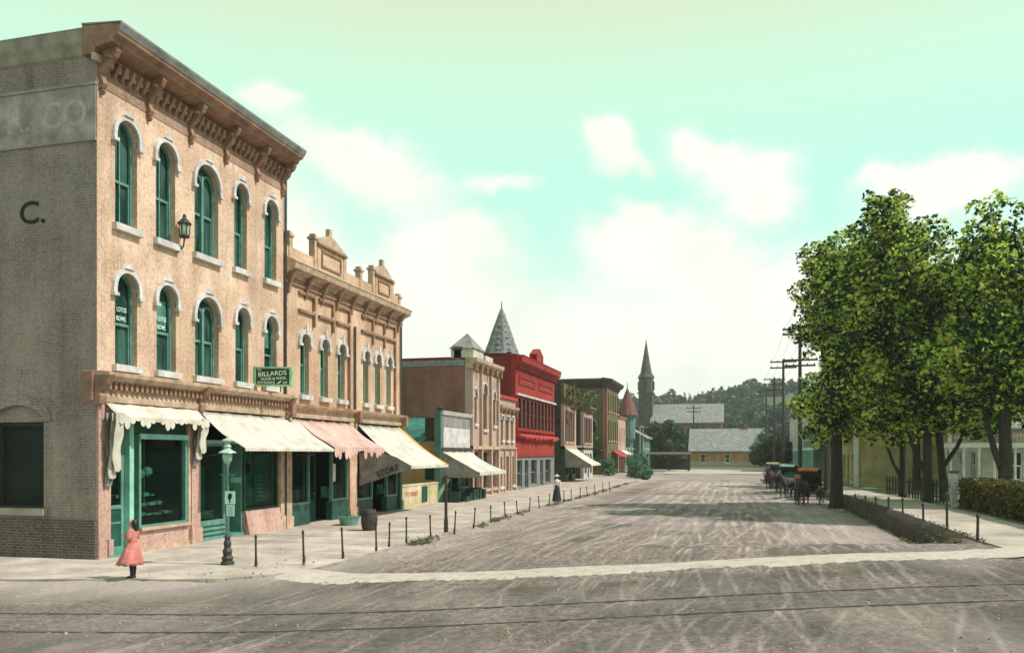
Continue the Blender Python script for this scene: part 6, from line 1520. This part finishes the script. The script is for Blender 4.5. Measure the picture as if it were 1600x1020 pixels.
# ================================================================== HORSES AND WAGONS
def horse(x, y, rz, label, m_='horse_dark', s=.92, graze=0):
    root = empty('horse', (x, y, Z(x, y)), label, 'horse', 'horses hitched along the right kerb', rz)
    N = []; E_ = []
    def n(p, r): N.append((tuple(a * s for a in p), tuple(q * s for q in r) if isinstance(r, tuple) else r * s)); return len(N) - 1
    ch = n((0, .55, 1.12), (.25, .30)); bl = n((0, .05, 1.1), (.27, .27)); fl = n((0, -.4, 1.16), (.24, .25)); rp = n((0, -.72, 1.22), (.23, .24)); tl = n((0, -.93, 1.2), (.10, .12))
    E_ += [(ch, bl), (bl, fl), (fl, rp), (rp, tl)]
    n1_ = n((0, .82, 1.38), (.12, .19)); n2_ = n((0, 1.05, 1.62 - graze), (.09, .15)); pl = n((0, 1.18, 1.76 - graze * 1.4), (.085, .11)); mz = n((0, 1.42, 1.58 - graze * 1.6), (.065, .085)); nz_ = n((0, 1.58, 1.44 - graze * 1.7), (.052, .06))
    E_ += [(ch, n1_), (n1_, n2_), (n2_, pl), (pl, mz), (mz, nz_)]
    for sg in (-1, 1): e = n((sg * .06, 1.12, 1.92 - graze * 1.4), .022); E_.append((pl, e))
    for sg in (-1, 1):
        f = sg * .05
        a = n((sg * .15, .6, .88), .10); b_ = n((sg * .14, .62 + f, .52), .052); c = n((sg * .14, .60 + f, .16), .038); h = n((sg * .14, .64 + f, .05), .055); E_ += [(ch, a), (a, b_), (b_, c), (c, h)]
        a = n((sg * .15, -.62, .92), .15); b_ = n((sg * .15, -.52, .74), .10); k_ = n((sg * .14, -.82 - f, .52), .055); c = n((sg * .14, -.76 - f, .17), .04); h = n((sg * .14, -.70 - f, .05), .056); E_ += [(rp, a), (a, b_), (b_, k_), (k_, c), (c, h)]
    skin('body', N, E_, m_, root)
    sc = lambda q: tuple(v * s for v in q)
    MB().tube([sc((0, -.98, 1.22)), sc((0, -1.1, 1.0)), sc((0, -1.12, .6)), sc((0, -1.08, .42))], [.04, .07, .06, .015], 7).build('tail', 'hair', None, loc=(0, 0, 0), smooth=True).parent = root
    MB().tube([sc((0, .66, 1.56)), sc((0, .9, 1.74 - graze * .8)), sc((0, 1.1, 1.88 - graze * 1.35))], [.03, .05, .03], 6).build('mane', 'hair', None, loc=(0, 0, 0), smooth=True).parent = root
    hs = MB(); hs.lathe((0, 0, 0), [(.01, 0), (.01, .001)], 3)
    hr_ = MB().tube([sc((math.cos(t) * .27, .42, 1.08 + math.sin(t) * .33)) for t in [i * math.pi / 8 for i in range(17)]], .02, 5); hr_.build('harness', 'iron', None, loc=(0, 0, 0)).parent = root
    return root
def wheel(par, x, y, r, m_='buggy_black', spokes=12):
    rim = MB(); N_ = 24
    rim.tube([(x, y + r * math.cos(2 * math.pi * i / N_), r + r * math.sin(2 * math.pi * i / N_)) for i in range(N_ + 1)], .022, 6, cap=False)
    w = rim.build('wheel', m_, None, loc=(0, 0, 0)); w.parent = par
    sp = MB()
    for i in range(spokes):
        a = 2 * math.pi * i / spokes; sp.tube([(x, y, r), (x, y + r * math.cos(a), r + r * math.sin(a))], .011, 4, cap=False)
    o = sp.build('spokes', m_, None, loc=(0, 0, 0)); o.parent = w
    h = MB(); h.tube([(x - .08, y, r), (x + .08, y, r)], .05, 8); o = h.build('hub', m_, None, loc=(0, 0, 0)); o.parent = w
def buggy(x, y, rz, label, roof='canvas_orange', seat='buggy_black', scale=.92):
    root = empty('buggy', (x, y, Z(x, y)), label, 'buggy', 'horse drawn rigs along the right kerb', rz); root.scale = (scale,) * 3
    def P_(mb, nm, m_, par=root, smooth=False):
        o = mb.build(nm, m_, None, loc=(0, 0, 0), smooth=smooth); o.parent = par; return o
    for sx in (-.66, .66): wheel(root, sx, .68, .46); wheel(root, sx, -.60, .56)
    P_(MB().tube([(-.62, .68, .46), (.62, .68, .46)], .025, 6).tube([(-.62, -.6, .56), (.62, -.6, .56)], .025, 6).tube([(0, -.6, .56), (0, .68, .5)], .03, 6), 'axles', 'iron')
    P_(MB().profile([(-.85, .72), (.8, .72), (.98, 1.12), (.94, 1.14), (.72, .80), (-.85, .95)], -.42, .42), 'body', 'buggy_black')
    P_(MB().profile([(-.62, .95), (.05, .95), (.05, 1.12), (-.45, 1.14), (-.6, 1.5), (-.68, 1.5)], -.44, .44), 'seat', seat)
    bows = MB()
    for sx in (-.5, .5):
        for (a, b_) in ((-.72, -.86), (-.6, -.2), (-.4, .45)): bows.tube([(sx, a, 1.05), (sx, b_, 2.0)], .014, 5)
    P_(bows, 'hood_frame', 'iron')
    t = MB(); n = 8; prof_ = [(-.95, 1.93)] + [(-.85 + 1.6 * i / n, 2.0 + .10 * math.sin(math.pi * i / n)) for i in range(n + 1)] + [(.85, 1.9)]
    lo = [(v, z - .03) for v, z in reversed(prof_)]
    top = P_(t.profile(prof_ + lo, -.56, .56), 'hood', roof)
    P_(MB().profile([(.80, 1.72), (.86, 1.72), (.88, 1.9), (.84, 1.93)], -.55, .55), 'hood_valance', 'buggy_black')
    P_(MB().profile([(-.93, 1.0), (-.90, 1.0), (-.86, 1.98), (-.92, 1.98)], -.54, .54), 'hood_back', 'buggy_black')
    q = MB()
    for sx in (-.55, .545): q.profile([(-.90, 1.12), (-.35, 1.2), (-.22, 1.98), (-.88, 1.98)], sx, sx + .01)
    P_(q, 'hood_side', 'buggy_black')
    P_(MB().tube([(-.38, .8, .6), (-.36, 1.6, .9), (-.30, 2.7, 1.0)], .022, 5).tube([(.38, .8, .6), (.36, 1.6, .9), (.30, 2.7, 1.0)], .022, 5), 'shafts', 'buggy_black')
    return root
def wagon(x, y, rz, label, scale=.9):
    root = empty('farm_wagon', (x, y, Z(x, y)), label, 'wagon', 'horse drawn rigs along the right kerb', rz); root.scale = (scale,) * 3
    def P_(mb, nm, m_, par=root):
        o = mb.build(nm, m_, None, loc=(0, 0, 0)); o.parent = par; return o
    for sx in (-.74, .74): wheel(root, sx, 1.0, .48); wheel(root, sx, -.95, .6)
    bx_ = MB(); bx_.box(-.55, .55, -1.5, 1.5, .72, .78); bx_.box(-.58, -.53, -1.5, 1.5, .78, 1.15); bx_.box(.53, .58, -1.5, 1.5, .78, 1.15); bx_.box(-.53, .53, -1.5, -1.44, .78, 1.15); bx_.box(-.53, .53, 1.44, 1.5, .78, 1.3)
    P_(bx_, 'wagon_box', 'paint_teal_dark')
    P_(MB().box(-.5, .5, .55, .95, 1.2, 1.28).box(-.5, .5, .53, .57, 1.28, 1.55), 'seat', 'wood_brown')
    P_(MB().tube([(-.7, 1.0, .48), (.7, 1.0, .48)], .03, 6).tube([(-.7, -.95, .6), (.7, -.95, .6)], .03, 6), 'axles', 'iron')
    P_(MB().tube([(0, 1.2, .5), (0, 3.6, .85)], .03, 6), 'pole', 'wood_weathered')
    g = MB()
    for i in range(5): g.lathe((random.uniform(-.3, .3), -1.1 + i * .4, .80), [(.16, 0), (.22, .2), (.18, .42), (.06, .5)], 8)
    P_(g, 'sacks', 'goods_pale'); return root
wagon(4.1, 51.6, R(168), 'low dark wagon close behind the orange hooded buggy', scale=.8)
buggy(3.3, 66, R(160), 'black hooded buggy between the two farm wagons', roof='buggy_black'); horse(2.5, 63.9, R(160), 'black horse of the black hooded buggy')
hz_ = R(180 - 14)
buggy(3.85, 47.4, hz_, 'black buggy with orange hood and red seat beside the kerb tree'); horse(3.35, 45.3, hz_, 'dark horse hitched to the orange hooded buggy', graze=.25)
wagon(4.1, 54.4, R(150), 'dark teal farm wagon behind the orange hooded buggy'); horse(3.0, 52.6, R(150), 'dusty grey horse standing before the teal farm wagon', 'horse_grey')
buggy(3.6, 61.5, R(165), 'buggy with pale teal hood behind the farm wagon', roof='goods_pale', seat='goods_teal'); horse(2.9, 59.4, R(165), 'dark horse hitched to the teal hooded buggy')
wagon(3.6, 69.5, R(160), 'second farm wagon, farther down beyond the teal hooded buggy'); horse(2.6, 67.2, R(160), 'grey horse of the farther farm wagon', 'horse_grey')
buggy(3.2, 78, R(172), 'farthest buggy, its tan hood showing before the poles', roof='canvas_tan', seat='buggy_black'); horse(2.9, 75.8, R(172), 'dark horse of the farthest buggy')

# goods on the left pavement
bk_ = empty('produce_basket', (-13.6, 27.6, .1), 'low teal tub with greens before the pink awning shop', 'basket')
MB().lathe((-13.6, 27.6, .1), [(.30, 0), (.38, .28), (.40, .3), (.36, .3)], 16).build('tub', 'paint_teal', bk_)
P, S = clumps([(-13.6, 27.6, .42)], [.32], 300, .05, hollow=.2); quadleaves('foliage', P, S, 'leaf_bush', bk_)
for i, (x, y, lb) in enumerate(((gpt(577, 828, .1)[0], gpt(577, 828, .1)[1], 'tall dark wooden barrel on the pavement before the striped white awning'),)):
    b_ = empty('barrel', (x, y, .1), lb, 'barrel'); MB().lathe((x, y, .1), [(.22, 0), (.27, .2), (.28, .35), (.27, .5), (.22, .7)], 14).build('staves', 'wood_dark', b_)
    for z in (.12, .35, .58): MB().lathe((x, y, .1 + z), [(.285 - abs(z - .35) * .12, -.02), (.285 - abs(z - .35) * .12, .02)], 14).build('hoop', 'iron', b_)

# grass tufts along both kerbs and the bank
n = 5200; y = 22 + 55 * rng.random(n) ** 1.4; x = np.where(rng.random(n) < .55, -9.02 + rng.normal(0, .10, n) + .12 * np.abs(np.sin(y * .8)), 5.15 + rng.normal(0, .14, n))
keep = vnoise(y * .9, x * 0 + np.sign(x) * 3 + 9, 77) > .42; x, y = x[keep], y[keep]; h = rng.uniform(.03, .13, len(x))
P = np.stack([x, y, gz(x, y) + h * .6 + np.where(x > 5.2, (x - 5.2) * .5, 0)], 1); tag(quadleaves('kerb_grass', P, h, 'grass_dry', kind='stuff', aspect=.25), 'thin dry grass and weeds along both kerbs', 'grass')
n = 5000; y = 21.5 + 50 * rng.random(n) ** 1.5; t = rng.random(n); x = 5.1 + .5 * t; P = np.stack([x, y, (gz(np.full(n, 5.7), y) + .05) * t + .02], 1)
tag(quadleaves('bank_weeds', P, rng.uniform(.03, .10, n), 'grass_dry', kind='stuff', aspect=.3), 'brown weeds on the bank below the right pavement', 'weeds')
# loose stones
st = MB()
for i in range(420):
    x = rng.uniform(-12, 6); y = 10 + 26 * rng.random() ** 1.5; r = rng.uniform(.012, .04); z = Z(x, y) if x > -9 else Z(x, y) + (.1 if y > 14.5 else 0)
    q = [(r * rng.uniform(.7, 1.2) * math.cos(a), r * rng.uniform(.7, 1.2) * math.sin(a)) for a in (0, 1.2, 2.4, 3.7, 5.0)]
    st.add([(x + a, y + b_, z - .01) for a, b_ in q] + [(x + a * .6, y + b_ * .6, z + r * .7) for a, b_ in q], [(0, 1, 2, 3, 4), (5, 6, 7, 8, 9)] + [(j, (j + 1) % 5, 5 + (j + 1) % 5, 5 + j) for j in range(5)])
o = st.build('loose_stones', 'stone_band'); tag(o, 'small loose stones scattered over the dirt', 'stones', kind='stuff')

# ================================================================== HAZE
hb = MB().box(-260, 260, -70, 520, -2.2, 52).build('haze', 'wood_dark'); hb['kind'] = 'stuff'; hb['label'] = 'pale summer haze over the far end of the street'
m = bpy.data.materials.new('haze'); m.use_nodes = True; nt = m.node_tree; nt.nodes.clear()
o_ = nt.nodes.new('ShaderNodeOutputMaterial'); v = nt.nodes.new('ShaderNodeVolumePrincipled'); v.inputs['Color'].default_value = (.92, .97, .93, 1); v.inputs['Density'].default_value = .00042; v.inputs['Anisotropy'].default_value = .2
nt.links.new(v.outputs[0], o_.inputs['Volume']); hb.data.materials.clear(); hb.data.materials.append(m)
